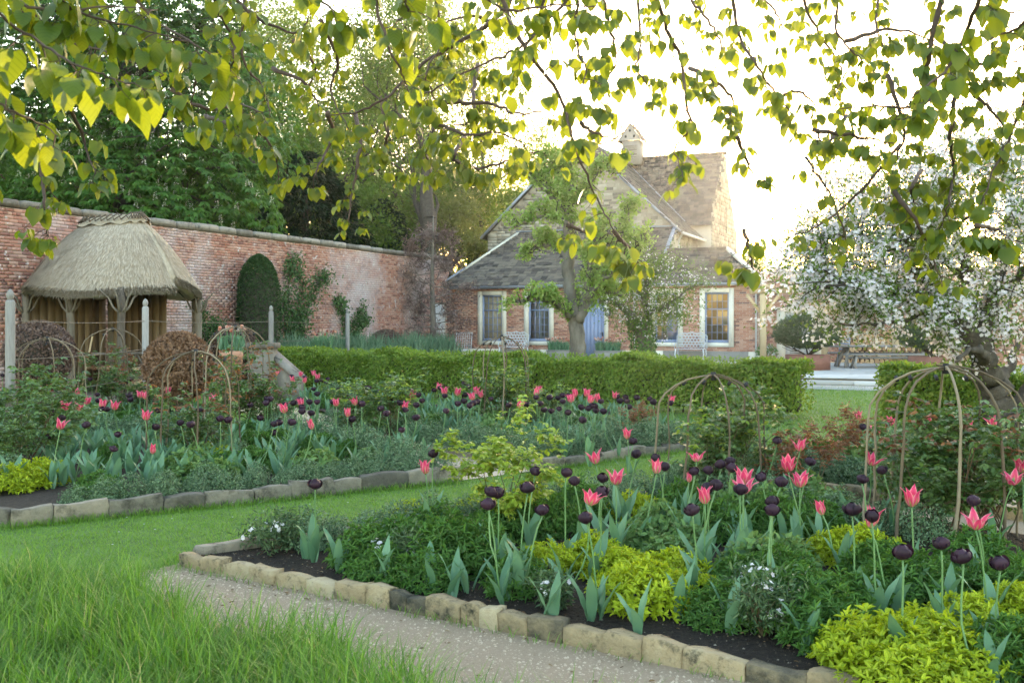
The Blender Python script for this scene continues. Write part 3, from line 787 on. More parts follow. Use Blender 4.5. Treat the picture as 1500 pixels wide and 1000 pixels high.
b = MB(); b.box((u0 + .36, .6, 1.1), (.05, .03, .14)); b.build('door_handle', MT['black_iron'], d2)
for j in range(16):
    o = link('coping_stone', UNIT_COPE[j % 4], lw); o.location = (13.1 + j * 1.0, .85, 3.38); o.scale = (.99, .55, .16)
lg = thing('oak_loggia', 'pale oak post and beam loggia roof on the terrace beside the cottage', 'loggia', HC, HRZ)
posts = [fu(p, -1.6) for p in (1118, 1208, 1312, 1415, 1520)]
for u in posts:
    m = MB(); m.box((u, -1.6, 1.42), (.2, .2, 2.3)); m.build('post', MT['oak'], lg)
    for sx in (-1, 1):
        b = MB(); b.bar((u + sx * .1, -1.6, 1.95), (u + sx * .55, -1.6, 2.55), .1); b.build('brace', MT['oak'], lg)
m = MB(); m.box((17.6, -1.6, 2.67), (10.4, .22, .2)); m.build('beam', MT['oak'], lg)
for j in range(17):
    b = MB(); b.bar((12.9 + j * .6, -2.0, 2.83), (12.9 + j * .6, .66, 2.83), .09, .12); b.build('rafter', MT['oak'], lg)
# firewood
lp = thing('log_pile', 'stack of split firewood logs with pale round ends against the brick wall', 'log pile', hw(15.2, .3, .2), HRZ)
LOG = []
for s in range(3):
    m = MB(); a = np.arange(10) * 2 * math.pi / 10; rr = 1 + .1 * np.sin(a * 2 + s) + .05 * np.cos(a * 3)
    V = [(math.cos(t) * q, -1, math.sin(t) * q) for t, q in zip(a, rr)] + [(math.cos(t) * q, 1, math.sin(t) * q) for t, q in zip(a, rr)]
    m.add(V, [(i, (i + 1) % 10, (i + 1) % 10 + 10, i + 10) for i in range(10)], 0, 0); m.add(V, [list(range(10))], 0, 1); m.add(V, [list(range(10, 20))[::-1]], 0, 1)
    LOG.append(m.mesh('log', [MT['bark_dark'], MT['logend']]))
row = 0; z = .08
while z < 1.15:
    x = .08 + (.075 if row % 2 else 0)
    while x < 4.6:
        r_ = rs.uniform(.06, .085)
        o = link('log', LOG[rs.randint(3)], lp); o.location = (x, rs.uniform(-.04, .04), z + rs.uniform(-.01, .01)); o.scale = (r_, .24, r_); o.rotation_euler = (0, rs.uniform(0, 6), 0)
        x += .158
    z += .14; row += 1

# ------------------------------------------------------------------ thatched shelter
WQ = np.array((.9186, -.3953, 0)); WW = np.array((.3953, .9186, 0))
PA = np.array((-10.77, 21.5, 0))
PC = PA + 1.6 * WQ + 1.25 * WW
pv = thing('thatched_shelter', 'open garden shelter with thick thatched roof on rustic tree trunk posts', 'shelter', PC, math.atan2(WQ[1], WQ[0]))
# local x: out from the wall, local y: along the wall away from the camera
NA = 72
HX, HY = 1.72, 1.5
def eave(a):
    ca, sa = math.cos(a), math.sin(a); p = 2.7
    r = (abs(ca / HX) ** p + abs(sa / HY) ** p) ** (-1 / p)
    arch = .20 * math.exp(-((a + .05) / .42) ** 2)
    wav = .05 * math.cos(a * 3 + .5)
    return np.array((r * ca, r * sa, 2.36 + arch + wav))
angs = [2 * math.pi * i / NA for i in range(NA)]
def ridgept(a):
    return np.array((max(-.62, min(.62, eave(a)[0] * .55)), .10 * math.sin(a), 3.89 + .04 * math.cos(a)))
NR = 9
V = []
for j in range(NR):
    t = j / (NR - 1)
    for a in angs:
        e_, r_ = eave(a), ridgept(a)
        p = e_ * (1 - t) + r_ * t
        p[2] += .17 * math.sin(math.pi * t)
        V.append(p)
for dz, sc in ((-.16, .985), (-.22, .93), (-.05, .8)):
    for a in angs:
        e_ = eave(a); V.append((e_[0] * sc, e_[1] * sc, e_[2] + dz))
m = MB(); F = []
for j in range(NR - 1):
    F += [(j * NA + i, j * NA + (i + 1) % NA, (j + 1) * NA + (i + 1) % NA, (j + 1) * NA + i) for i in range(NA)]
prev = 0
for j in range(3):
    b0 = NR * NA + j * NA
    F += [(b0 + i, b0 + (i + 1) % NA, prev + (i + 1) % NA, prev + i) for i in range(NA)]; prev = b0
m.add(V, F); m.add([V[(NR - 1) * NA + i] for i in range(NA)], [list(range(NA))])
troof = m.build('thatched_roof', MT['thatch'], pv, True)
m = MB()
n = 26000
ta = RS.rand(n) * 2 * math.pi; tt = RS.rand(n) ** 1.2
E = np.array([eave(a) for a in ta]); Rg = np.array([ridgept(a) for a in ta])
P = E * (1 - tt)[:, None] + Rg * tt[:, None]; P[:, 2] += .17 * np.sin(math.pi * tt)
Dn = nrm(E - Rg) + RS.normal(0, .04, (n, 3)); out = nrm(np.stack([E[:, 0], E[:, 1], np.full(n, 1.6)], 1))
m.leaves(P + out * (.014 + .008 * RS.rand(n)[:, None]), Dn, out, .11 + .06 * RS.rand(n), .012, T_FLAT)
n = 5000
ta = RS.rand(n) * 2 * math.pi; E = np.array([eave(a) for a in ta]); E[:, 2] -= RS.rand(n) * .14
m.leaves(E * np.array((.985, .985, 1)), nrm(E * np.array((.6, .6, 0)) + np.array((0, 0, -.9))) + RS.normal(0, .2, (n, 3)), nrm(E * np.array((1, 1, 0))), .10 + .08 * RS.rand(n), .012, T_DIA)
tag(m.build('thatch_straw', MT['thatch'], pv), kind='stuff')
m = MB()
for t0, th in ((.80, .05),):
    ring = []
    for j, t in enumerate((.80, .86, .93, 1.0)):
        for a in angs:
            e_, r_ = eave(a), ridgept(a); p = e_ * (1 - t) + r_ * t; p[2] += .17 * math.sin(math.pi * t) + .05; p[:2] *= 1.04
            if j == 0: p[2] -= .03 * math.cos(a * 12)
            ring.append(p)
    m.add(ring, [(j * NA + i, j * NA + (i + 1) % NA, (j + 1) * NA + (i + 1) % NA, (j + 1) * NA + i) for j in range(3) for i in range(NA)])
    m.add(ring[3 * NA:], [list(range(NA))])
cap = m.build('ridge_cap', MT['thatch_ridge'], troof, True)
m = MB()
for i in range(0, NA, 2):
    for s in (0, 1):
        t0, t1 = ((.82, .92), (.92, .82))[s]
        a, b = angs[i], angs[(i + 2) % NA]
        p = eave(a) * (1 - t0) + ridgept(a) * t0; q = eave(b) * (1 - t1) + ridgept(b) * t1
        p = p * 1.045; q = q * 1.045; p[2] = p[2] / 1.045 + .20; q[2] = q[2] / 1.045 + .20
        m.tube([p, q], .012, 4)
m.build('hazel_spars', MT['hazel'], cap)
def trunk_post(x, y, fork=True):
    m = MB(); k = 6
    P = [(x + rs.uniform(-.015, .015), y + rs.uniform(-.015, .015), .02 + 2.3 * i / k) for i in range(k + 1)]
    m.tube(P, [.095, .088, .085, .083, .08, .08, .085], 9); o = m.build('post', MT['bark_post'], pv, True)
    if fork:
        b = MB()
        for a in (0, 1, 2, 3, 4):
            an = a * 1.26 + rs.uniform(-.3, .3); dx, dy = math.cos(an), math.sin(an)
            b.tube([(x, y, 1.75), (x + dx * .16, y + dy * .16, 1.92), (x + dx * .24, y + dy * .24, 2.1), (x + dx * .42, y + dy * .42, 2.28)], [.028, .024, .02, .014], 6)
        b.build('forked_brace', MT['bark_post'], o, True)
for x, y, f in ((1.35, -1.15, True), (.05, -1.25, True), (-1.3, -1.2, True), (1.35, 1.15, True), (1.2, 1.25, False), (-1.3, 1.2, False)): trunk_post(x, y, f)
for y in np.arange(-1.05, 1.1, .21):
    b = MB(); b.box((-1.42, y, 1.2), (.03, .2, 2.3)); b.build('board', MT['oak_board'], pv)
for x in np.arange(-1.3, .2, .21):
    b = MB(); b.box((x + .1, 1.22, 1.2), (.2, .03, 2.3)); b.build('board', MT['oak_board'], pv)
m = MB(); m.box((-.55, .75, .55), (1.6, .5, .05)); m.box((-.55, .95, .3), (1.6, .04, .5)); m.build('bench', MT['oak'], pv)
m = MB(); m.bar((1.35, -1.1, .95), (1.35, 1.1, .95), .06); m.bar((-1.2, -1.22, .95), (1.3, -1.22, .95), .05)
for j in range(6): m.bar((1.35, -1.1 + j * .37, .45), (1.35, -.73 + j * .37, .95), .03); m.bar((1.35, -.73 + j * .37, .45), (1.35, -1.1 + j * .37, .95), .03)
m.bar((1.35, -1.1, .45), (1.35, 1.1, .45), .05); m.build('railing', MT['bark_post'], pv)
m = MB(); m.tube([(-.4, -.55, .03), (-.1, -.5, 1.35)], .02, 6); m.build('pole', MT['oak'], pv)
m = MB(); m.box((0, 0, .02), (3.3, 2.8, .04)); m.build('floor', MT['bark_post'], pv)

# ------------------------------------------------------------------ oak posts with wires
plist = [(15, 12.0, 'silvered oak post with round finial beside the thatched shelter, nearest the grey clipped bush'),
         (213, 16.8, 'silvered oak post with round finial in front of the thatched shelter railing'),
         (397, 23.5, 'silvered oak post with round finial beside the pale stone pier'),
         (509, 29.4, 'silvered oak post with round finial beside the terracotta tulip pot')]
pp = [((px - 750) / FPX * d, d) for px, d, _ in plist]
for (x, y), (px, d, lab) in zip(pp, plist):
    t = thing('oak_post', lab, 'post', (x, y, 0), .4, 'oak posts of the wire trellis')
    m = MB(); w = .052
    m.add([(sx * w, sy * w, z) for z in (0, 1.84) for sx, sy in ((-1, -1), (1, -1), (1, 1), (-1, 1))] + [(sx * w * .72, sy * w * .72, 1.87) for sx, sy in ((-1, -1), (1, -1), (1, 1), (-1, 1))],
          [(0, 1, 5, 4), (1, 2, 6, 5), (2, 3, 7, 6), (3, 0, 4, 7), (4, 5, 9, 8), (5, 6, 10, 9), (6, 7, 11, 10), (7, 4, 8, 11), (8, 9, 10, 11)])
    m.build('post_shaft', MT['oak_grey'], t)
    m = MB(); zz = [1.868, 1.88, 1.90, 1.93, 1.96, 1.985, 2.0]; m.tube([(0, 0, q) for q in zz], [.03, .034, .044, .047, .04, .024, .004], 10); m.build('finial', MT['oak_grey'], t, True)
for i in range(3):
    for z in (1.62, 1.15, .7):
        a, b = np.array((*pp[i], z)), np.array((*pp[i + 1], z)); m = MB()
        L = np.linalg.norm(b - a); dv = (b - a) / L
        P = [a + dv * (.055 + (L - .11) * t) + np.array((0, 0, -.03 * math.sin(math.pi * t))) for t in np.linspace(0, 1, 7)]
        m.tube(P, .0055, 5)
        tag(m.build('trellis_wire', MT['bark_post'], None), 'thin training wire strung between the oak posts', 'wire', 'wires between the oak posts')
# pale stone pier and sloped flank wall
t = thing('stone_pier', 'pale stone pier with flat cap and sloped flank wall beside the hedge end', 'pier', (*gp(392, 560)[:1], 0, 0), 0)
px_, d_ = -5.0, 20.6
t.location = ((385 - 750) / FPX * d_, d_, 0); t.scale = (.8, .8, .92)
m = MB(); m.box((0, 0, .58), (.62, .62, 1.16)); m.build('pier_shaft', MT['rubble'], t)
m = MB(); m.box((0, 0, 1.22), (.74, .74, .12)); m.build('cap', MT['coping'], t)
m = MB(); V = [(.1, .1, 0), (.95, -.35, 0), (.95, -.35, .45), (.1, .1, 1.0)]; V2 = [(x + .12, y + .3, z) for x, y, z in V]
m.add(V + V2, [(0, 1, 2, 3), (7, 6, 5, 4), (0, 4, 5, 1), (1, 5, 6, 2), (2, 6, 7, 3), (3, 7, 4, 0)]); m.build('flank_wall', MT['rubble'], t)
m = MB(); m.bar((.17, .22, 1.06), (1.04, -.24, .49), .42, .08); m.build('sloped_coping', MT['coping'], t)

# ------------------------------------------------------------------ edging stones
def stone_mesh(seed, mat):
    r = np.random.RandomState(seed); n = 5; V = []; idx = {}; F = []
    def vid(p):
        k = tuple(np.round(p, 4))
        if k not in idx:
            v = np.array(p) * 2
            e = nrm(v) * 1.25; q = v * .91 + e * .09
            q = q * np.array((1, 1, 1))
            idx[k] = len(V); V.append(q / 2 + r.normal(0, .014, 3) + .022 * np.sin(v[[1, 2, 0]] * 2.6 + seed) * np.array((.3, .8, 1.2)) + (.06 * np.sin(v[0] * 2.2 + seed * 1.7) * np.array((0, 0, 1)) if v[2] > .5 else 0))
        return idx[k]
    g = np.linspace(-.5, .5, n)
    for ax in range(3):
        o = [k for k in range(3) if k != ax]
        for s in (-.5, .5):
            for i in range(n - 1):
                for j in range(n - 1):
                    q = []
                    for a, b in ((i, j), (i + 1, j), (i + 1, j + 1), (i, j + 1)):
                        p = [0, 0, 0]; p[ax] = s; p[o[0]] = g[a]; p[o[1]] = g[b]; q.append(vid(p))
                    if (s > 0) == (ax != 1): F.append(q)
                    else: F.append(q[::-1])
    m = MB(); m.add(V, F); return m.mesh('edging_stone_mesh', mat, True)
STW = [stone_mesh(s, MT['edging']) for s in range(6)]; STG = [stone_mesh(s + 10, MT['edging_grey']) for s in range(6)]
def edging(label, line, meshes, lr, h, dep=.11, sink=.03):
    t = thing('stone_edging', label, 'edging', (line[0][0], line[0][1], 0)); o0 = np.array(line[0])
    k = 0
    for a, b in zip(line, line[1:]):
        a = np.array(a); b = np.array(b); L = np.linalg.norm(b - a); dv = (b - a) / L; s = 0
        while s < L - .04:
            w = min(rs.uniform(*lr), L - s)
            if L - s - w < .1: w = L - s
            hh = h * rs.uniform(.8, 1.15)
            o = link('stone', meshes[rs.randint(len(meshes))], t); c = a + dv * (s + w / 2) - o0
            o.location = (c[0], c[1], hh / 2 - sink); o.scale = (w * .985, dep * rs.uniform(.85, 1.2), hh + sink)
            o.rotation_euler = (rs.uniform(-.08, .08), rs.uniform(-.05, .05), math.atan2(dv[1], dv[0]) + rs.uniform(-.05, .05)); s += w; k += 1
edging('row of rough golden stones edging the front bed along the gravel path', [(-2.16, 6.55), (1.06, 4.46), (2.2, 3.72), F4], STW, (.11, .30), .112, .085)
edging('long grey stones edging the front bed along the lawn', [(-2.12, 6.66), (-.2, 7.9), (1.95, 9.38)], STG, (.3, .5), .12, .09)
edging('long grey stones edging the left rear bed along the lawn', [(-5.4, 8.3), (-3.93, 7.8), (-2.3, 8.85), A2], STG, (.28, .52), .15, .10)
edging('mossy stones edging the far bed beside the central lawn strip', [(.22, 10.72), (1.3, 11.7), B2], STG, (.25, .5), .13, .10)
edging('buff stones edging the bed with the tall rose dome', [(1.9, 10.22), D2, (4.6, 7.6)], STW, (.3, .6), .14, .12)
edging('buff stones edging the inner gravel path between the rear beds', [(-.62, 10.15), (-3.0, 13.8)], STW, (.3, .5), .12, .10)

# ------------------------------------------------------------------ hazel domes
def dome(px, topy, d, width, label, n=8):
    x = (px - 750) / FPX * d; zt = CH + (HOR - topy) / FPX * d; R = width / 2
    t = thing('hazel_dome', label, 'plant support', (x, d, 0), rs.uniform(0, 1), 'bent hazel rose domes')
    for i in range(n):
        a = 2 * math.pi * i / n + rs.uniform(-.12, .12); ex = rs.uniform(-.15, .15); P = []
        rr = R * rs.uniform(.92, 1.06)
        for k in np.linspace(0, 1, 14):
            if k < .55: q = rr * (1.0 - .04 * k / .55); z = zt * .72 * k / .55
            else:
                th = (k - .55) / .45 * math.pi / 2 * 1.08; q = rr * .96 * math.cos(th); z = zt * (.72 + .28 * math.sin(min(th, math.pi / 2)))
            aa = a + ex * k + .05 * math.sin(k * 5 + i)
            P.append((q * math.cos(aa) + rs.uniform(-.006, .006), q * math.sin(aa) + rs.uniform(-.006, .006), z + i * .004 * k))
        m = MB(); m.tube(P, np.linspace(.0115, .007, 14) * rs.uniform(.75, 1.2), 6); m.build('hazel_rod', MT['hazel'], t, True)
    m = MB(); m.tube([(0, 0, zt - .03), (0, 0, zt + .045)], .024, 8); m.build('twine_knot', MT['twine'], t)
    for i in range(4):
        a = 2 * math.pi * i / n + .05; th = .9; q = R * .96 * math.cos(th); z = zt * (.72 + .28 * math.sin(th))
        m = MB(); m.tube([(q * math.cos(a) - .012, q * math.sin(a) - .012, z - .012), (q * math.cos(a) + .012, q * math.sin(a) + .012, z + .012)], .015, 8); m.build('twine_tie', MT['twine'], t)
    return x, d, zt
DOMES = [dome(70, 497, 15.0, 1.03, 'low hazel dome in front of the grey-brown clipped bush'),
         dome(165, 483, 17.6, 1.15, 'hazel dome in front of the thatched shelter posts'),
         dome(287, 517, 10.9, 1.02, 'hazel dome over red-tinged roses in front of the brown clipped bush'),
         dome(345, 480, 14.0, 1.0, 'tallest hazel dome, full of coppery rose shoots, beside the stone pier'),
         dome(735, 495, 14.2, .86, 'hazel dome standing alone in front of the long green hedge', 7),
         dome(1045, 552, 8.9, 1.0, 'hazel dome over a leafy green rose beside the lawn strip'),
         dome(1385, 541, 7.2, 1.12, 'large hazel dome with many rods beside the blossoming apple trunk', 10)]

# ------------------------------------------------------------------ hedges
def hedge(name, label, a, b, w, h, n, seed, bottom=.12):
    r = np.random.RandomState(seed); a = np.array((*a, 0.)); b = np.array((*b, 0.)); L = np.linalg.norm(b - a); ux = (b - a) / L; uy = np.array((-ux[1], ux[0], 0))
    t = thing(name, label, 'hedge', a, 0)
    s = r.rand(n) * (L + .1) - .05; face = r.rand(n)
    lump = .07 * np.sin(s * 2.1) + .05 * np.sin(s * 5.3 + 1)
    y = np.where(face < .42, -w / 2, np.where(face < .55, w / 2, (r.rand(n) - .5) * w)); z = np.where(face < .55, bottom + (h - bottom) * r.rand(n) ** .85, h)
    dep = r.rand(n) ** 2 * .22
    y = np.where(face < .42, y + dep - lump, np.where(face < .55, y - dep, y)); z = np.where(face >= .55, z - dep + lump + r.normal(0, .02, n), z)
    P = ux * s[:, None] + uy * y[:, None] + np.array((0, 0, 1.)) * z[:, None]
    o = np.where((face < .42)[:, None], -uy, np.where((face < .55)[:, None], uy, np.array((0, 0, 1.))))
    D = o * .5 + r.normal(0, .5, (n, 3)) + np.array((0, 0, -.35)) * (face < .55)[:, None]; N = o + np.array((0, 0, .7)) + r.normal(0, .45, (n, 3))
    m = MB(); m.leaves(P, D, N, .045 + .03 * r.rand(n), .032 + .018 * r.rand(n), T_DIA, r.rand(n))
    k = int(L * 40); s = r.rand(k) * L; P = ux * s[:, None] + uy * ((r.rand(k) - .5) * w * .9)[:, None]; P[:, 2] = h
    k2 = k * 5; q = np.repeat(P, 5, 0); q[:, 2] += r.rand(k2) * .09
    m.leaves(q, r.normal(0, .5, (k2, 3)) + np.array((0, 0, .5)), r.normal(0, .5, (k2, 3)) + np.array((0, 0, .6)), .05, .034, T_DIA, .55 + .45 * r.rand(k2))
    tag(m.build('hedge_leaves', MT['hedge'], t), kind='stuff')
    m = MB()
    for i in range(int(L / .3)):
        p = a * 0 + ux * (i * .3 + .1) + uy * r.uniform(-.1, .1)
        m.tube([p, p + np.array((r.uniform(-.06, .06), r.uniform(-.06, .06), h * .85))], [.018, .008], 5)
    m.build('stems', MT['bark_dark'], t)
    m = MB(); m.box(ux * L / 2 + np.array((0, 0, h * .5)), (L - .2, w - .42, h * .75), np.stack([ux, uy, np.array((0, 0, 1.))], 1)); m.build('dense_core', MT['bark_dark'], t)
hedge('hornbeam_hedge', 'long clipped bright green hedge in front of the cottage', (-5.55, 23.9), (4.85, 16.5), .7, .90, 76000, 5)
hedge('hornbeam_hedge', 'short clipped hedge behind the large hazel dome and apple trunk', (5.75, 15.4), (9.6, 13.0), .6, .88, 22000, 6)

# ------------------------------------------------------------------ clipped shapes
def clipped(name, label, cat, px, base_d, prof, mat, n, leaf=(.035, .02), stem=True, group=None):
    """prof: list of (z, radius)"""
    x = (px - 750) / FPX * base_d; t = thing(name, label, cat, (x, base_d, 0), 0, group)
    zs_, rr = np.array(prof, float).T; z = np.interp(RS.rand(n), np.linspace(0, 1, len(zs_)), zs_)
    r_ = np.interp(z, zs_, rr); a = RS.rand(n) * 2 * math.pi; dep = 1 - RS.rand(n) ** 2 * .14
    slope = np.interp(z, zs_, np.gradient(rr, zs_))
    lump = 1 + .025 * np.sin(a * 5 + z * 3) + .02 * np.sin(a * 11 + z * 7)
    P = np.stack([r_ * np.cos(a) * dep * lump, r_ * np.sin(a) * dep * lump, z], 1); o = nrm(np.stack([np.cos(a), np.sin(a), np.clip(-slope, -2, 6)], 1))
    m = MB(); m.leaves(P, o * .4 + RS.normal(0, .5, (n, 3)), o + RS.normal(0, .5, (n, 3)), leaf[0] * (1 + RS.rand(n)), leaf[1] * (1 + RS.rand(n)), T_DIA)
    tag(m.build('foliage', mat, t), kind='stuff')
    m = MB(); k = np.array(prof)
    m.tube([(0, 0, q) for q in k[:, 0]], np.maximum(k[:, 1] - .10, .01), 14); m.build('inner_branches', MT['bark_dark'], t)
    if stem: m = MB(); m.tube([(0, 0, 0), (.02, 0, k[0, 0] + .2)], .06, 7); m.build('stem', MT['bark_dark'], t)
    return t
def ball(zc, rx, rz, k=11):
    return [(zc + rz * math.sin(t), max(rx * math.cos(t), .01)) for t in np.linspace(-1.45, 1.45, k)]
clipped('yew_topiary', 'tall dark green clipped yew column with rounded top against the brick wall', 'topiary', 379, 28.2,
        [(.1, .55), (.5, .60), (1.2, .62), (2.0, .61), (2.6, .57), (3.0, .48), (3.25, .36), (3.42, .2), (3.5, .02)], MT['topiary'], 26000, (.035, .018))
clipped('beech_ball', 'grey-brown clipped dome on a short stem beneath the thatched shelter eaves', 'clipped shrub', 58, 15.7, ball(1.10, .52, .50), MT['copper_grey'], 9000, (.03, .022))
clipped('beech_ball', 'russet brown dry-leaved clipped ball in front of the thatched shelter', 'clipped shrub', 262, 15.3, ball(.92, .50, .50), MT['copper'], 12000, (.04, .03))
clipped('beech_ball', 'grey-brown clipped ball beside the yew column foot', 'clipped shrub', 343, 24.5, ball(1.05, .52, .48), MT['copper_grey'], 6000, (.035, .025))
clipped('beech_ball', 'small purple-brown clipped dome at the foot of the far brick wall', 'clipped shrub', 566, 33.0, ball(.72, .62, .62), MT['copper_grey'], 6000, (.04, .03))

# ------------------------------------------------------------------ trees
def grow(m, p, d, L, r, lvl, maxl, rg, tips, nch=4, ratio=.62, spread=.75, up=.12, wob=.18, tipr=.35):
    n = 5; P = [np.array(p, float)]; dd = nrm(d)
    for i in range(n):
        dd = nrm(dd + rg.normal(0, wob, 3) + np.array((0, 0, up))); P.append(P[-1] + dd * L / n)
    m.tube(P, np.linspace(r, r * tipr, n + 1), 8 if lvl == 0 else (6 if lvl == 1 else (4 if lvl == 2 else 3)), cap=False)
    if lvl >= maxl - 1: tips += [(q, dd) for q in P[2:]]
    if lvl < maxl:
        k = max(2, int(nch + rg.randint(-1, 2)))
        for i in range(k):
            t = rg.uniform(.35, 1.0) if i else 1.0; j = min(int(t * n), n); b = P[j]
            side = nrm(np.cross(dd, sph(1, rg)[0])); nd = nrm(dd * (1 - spread * .55) + side * spread)
            grow(m, b, nd, L * ratio * rg.uniform(.75, 1.15), r * (1 - t * (1 - tipr)) * .72, lvl + 1, maxl, rg, tips, nch, ratio, spread, up, wob, tipr)

def leafy(m, tips, per, spread, L, W, rg, T=T_DIA, droop=.3, mi=0):
    C = np.array([t[0] for t in tips]); n = len(C) * per
    P = np.repeat(C, per, 0) + rg.normal(0, spread, (n, 3))
    D = sph(n, rg) + np.array((0, 0, -droop)); N = sph(n, rg) * .7 + np.array((0, 0, .8))
    m.leaves(P, D, N, L * (.7 + .6 * rg.rand(n)), W * (.7 + .6 * rg.rand(n)), T, rg.rand(n), mi)

def tree(name, label, px, d, trunk_h, L0, r0, maxl, mat, per, spr, leaf, seed, nch=4, ratio=.62, spread=.75, up=.12, bark='bark_dark', group=None, lean=(0, 0, 1)):
    rg = np.random.RandomState(seed); x = (px - 750) / FPX * d
    t = thing(name, label, 'tree', (x, d, 0), 0, group); m = MB(); tips = []
    top = np.array((0, 0, trunk_h)) + np.array((lean[0], lean[1], 0)) * trunk_h
    m.tube([(0, 0, -.1), top * .5 + rg.normal(0, .08, 3), top], [r0 * 1.3, r0 * 1.05, r0], 9, cap=False)
    grow(m, top, lean, L0, r0, 0, maxl, rg, tips, nch, ratio, spread, up)
    for i in range(3):
        q = top * rg.uniform(.55, .95); grow(m, q, nrm(np.array((rg.normal(), rg.normal(), .5))), L0 * .7, r0 * .5, 1, maxl, rg, tips, nch, ratio, spread, up)
    m.build('trunk', MT[bark], t, True)
    lm = MB(); leafy(lm, tips, max(3, int(per * .5)), spr, leaf[0] * 1.3, leaf[1] * 1.35, rg); tag(lm.build('crown', MT[mat], t), kind='stuff')
    return t

# horse chestnut: dense crown of palmate leaves and candles
rg = np.random.RandomState(21)
t = thing('chestnut_tree', 'huge dark green horse chestnut with white flower candles behind the wall', 'tree', ((175 - 750) / FPX * 33, 33, 0))
m = MB(); m.tube([(0, 0, 0), (.1, 0, 3), (0, .2, 7), (.3, 0, 12)], [.6, .5, .4, .15], 10); tips = []
for i in range(9): grow(m, (0, 0, 2.5 + i * .9), nrm(np.array((math.cos(i * 2.4), math.sin(i * 2.4), .25))), 3.6, .2, 1, 3, rg, tips, 4, .6, .7, .05)
m.build('trunk', MT['bark_dark'], t, True)
n = 11500
lob = [((0, 0, 7.4), (5.4, 4.6, 5.6)), ((-2.6, -1.5, 6.5), (4.2, 3.2, 4.8)), ((2.1, -1.6, 5.3), (3.3, 2.8, 3.4)), ((.2, -2.3, 4.6), (3.4, 2.4, 2.4)), ((-4.2, .5, 9.5), (4, 3, 4)), ((1.3, -.8, 9.8), (3.4, 3, 4.0)), ((-1.5, -.5, 11.5), (4.5, 3, 3.2)), ((2.8, .2, 8.0), (3.0, 2.6, 4.2))]
C = []; O = []
for i in range(n):
    c, rr = lob[i % len(lob)]; v = sph(1, rg)[0]; q = np.array(c) + v * np.array(rr) * (1 - .35 * rg.rand() ** 2) * (1 + .12 * math.sin(v[0] * 9 + v[2] * 7))
    if q[2] > 2.0 and q[1] > -4.3: C.append(q); O.append(v)
C = np.array(C); O = np.array(O); lm = MB()
for k in range(6):
    a = (k - 2.5) * .52; n = len(C)
    out = nrm(O * np.array((1, 1, .4)) + rg.normal(0, .25, (n, 3))); sd_ = nrm(np.cross(out, np.array((0, 0, 1.))))
    D = out * math.cos(a) * .7 + sd_ * math.sin(a) + np.array((0, 0, -.55)); N = out * .5 + np.array((0, 0, 1.)) + rg.normal(0, .15, (n, 3))
    lm.leaves(C, D, N, .22 + .06 * rg.rand(n), .105, T_DIA, np.repeat(rg.rand(n), 1))
tag(lm.build('crown', MT['chestnut'], t), kind='stuff')
lm = MB(); sel = [i for i in range(len(C)) if O[i][1] < -.15 and rg.rand() < .13]
for i in sel:
    n = 26; h = rg.rand(n); a = rg.rand(n) * 6.3; rr = .05 * (1 - h * .8)
    P = C[i] + O[i] * .08 + np.stack([rr * np.cos(a), rr * np.sin(a), h * .24], 1)
    lm.leaves(P, np.stack([np.cos(a), np.sin(a), .4 + 0 * a], 1), sph(n, rg), .035, .03, T_DIA)
tag(lm.build('flower_candles', MT['candle'], t), kind='stuff')

# dark yew mass behind the wall
def conifer(label, px, d, rx, ry, h, n, seed, mat='yew', z0=.5):
    rg = np.random.RandomState(seed); t = thing('yew_tree', label, 'tree', ((px - 750) / FPX * d, d, 0))
    m = MB(); m.tube([(0, 0, 0), (0, 0, h * .85)], [.35, .06], 8); m.build('trunk', MT['bark_dark'], t)
    u = rg.rand(n); z = z0 + (h - z0) * u; a = rg.rand(n) * 2 * math.pi
    k = (1 - u ** 2.2) ** .6 * (1 + .16 * np.sin(a * 5 + z * 1.3) + .12 * np.sin(z * 4 + a * 3)) * (1 - .3 * rg.rand(n) ** 2)
    P = np.stack([rx * k * np.cos(a), ry * k * np.sin(a), z], 1); o = np.stack([np.cos(a), np.sin(a), .0 * a], 1)
    lm = MB(); lm.leaves(P, o * .8 + rg.normal(0, .35, (n, 3)) + np.array((0, 0, -.35)), np.array((0, 0, 1.)) + rg.normal(0, .4, (n, 3)), .30, .10, T_OVAL, rg.rand(n))
    tag(lm.build('crown', MT[mat], t), kind='stuff')
conifer('very dark green yew rising just above the wall behind the clipped column', 448, 41, 2.6, 2.2, 8.6, 15000, 31)
conifer('dark yew peeping above the brick wall between the yellow-green trees', 560, 47, 1.7, 1.6, 7.4, 7000, 32)
conifer('dark evergreen in the gap under the chestnut branches', 330, 46, 2.6, 2.0, 9.5, 10000, 33)
# tall half-bare spring trees
G = 'tall spring trees behind the wall'
tree('ash_tree', 'tall thin half-bare tree above the dark yew', 390, 46, 6, 6.0, .20, 4, 'spring', 14, .34, (.13, .08), 41, 4, .66, .6, .14, group=G)
tree('ash_tree', 'tall half-bare tree with sparse leaves rising behind the long wall', 470, 52, 6, 6.4, .20, 4, 'spring', 12, .36, (.13, .08), 42, 4, .66, .6, .14, group=G)
tree('ash_tree', 'thick-trunked ivy-clad tree beside the wall end and cottage hip', 627, 47, 6.5, 5.6, .36, 4, 'spring', 13, .36, (.13, .08), 43, 4, .66, .65, .14, group=G)
tree('beech_tree', 'broad yellow-green leafy tree left of the big stone gable', 715, 56, 3.0, 4.6, .22, 4, 'spring', 22, .40, (.13, .09), 44, 4, .64, .8, .1)
tree('beech_tree', 'low bright green leafy tree showing above the wall beside the dark yew', 545, 50, 2.2, 3.4, .18, 4, 'spring', 22, .36, (.12, .08), 45, 4, .62, .8, .1)
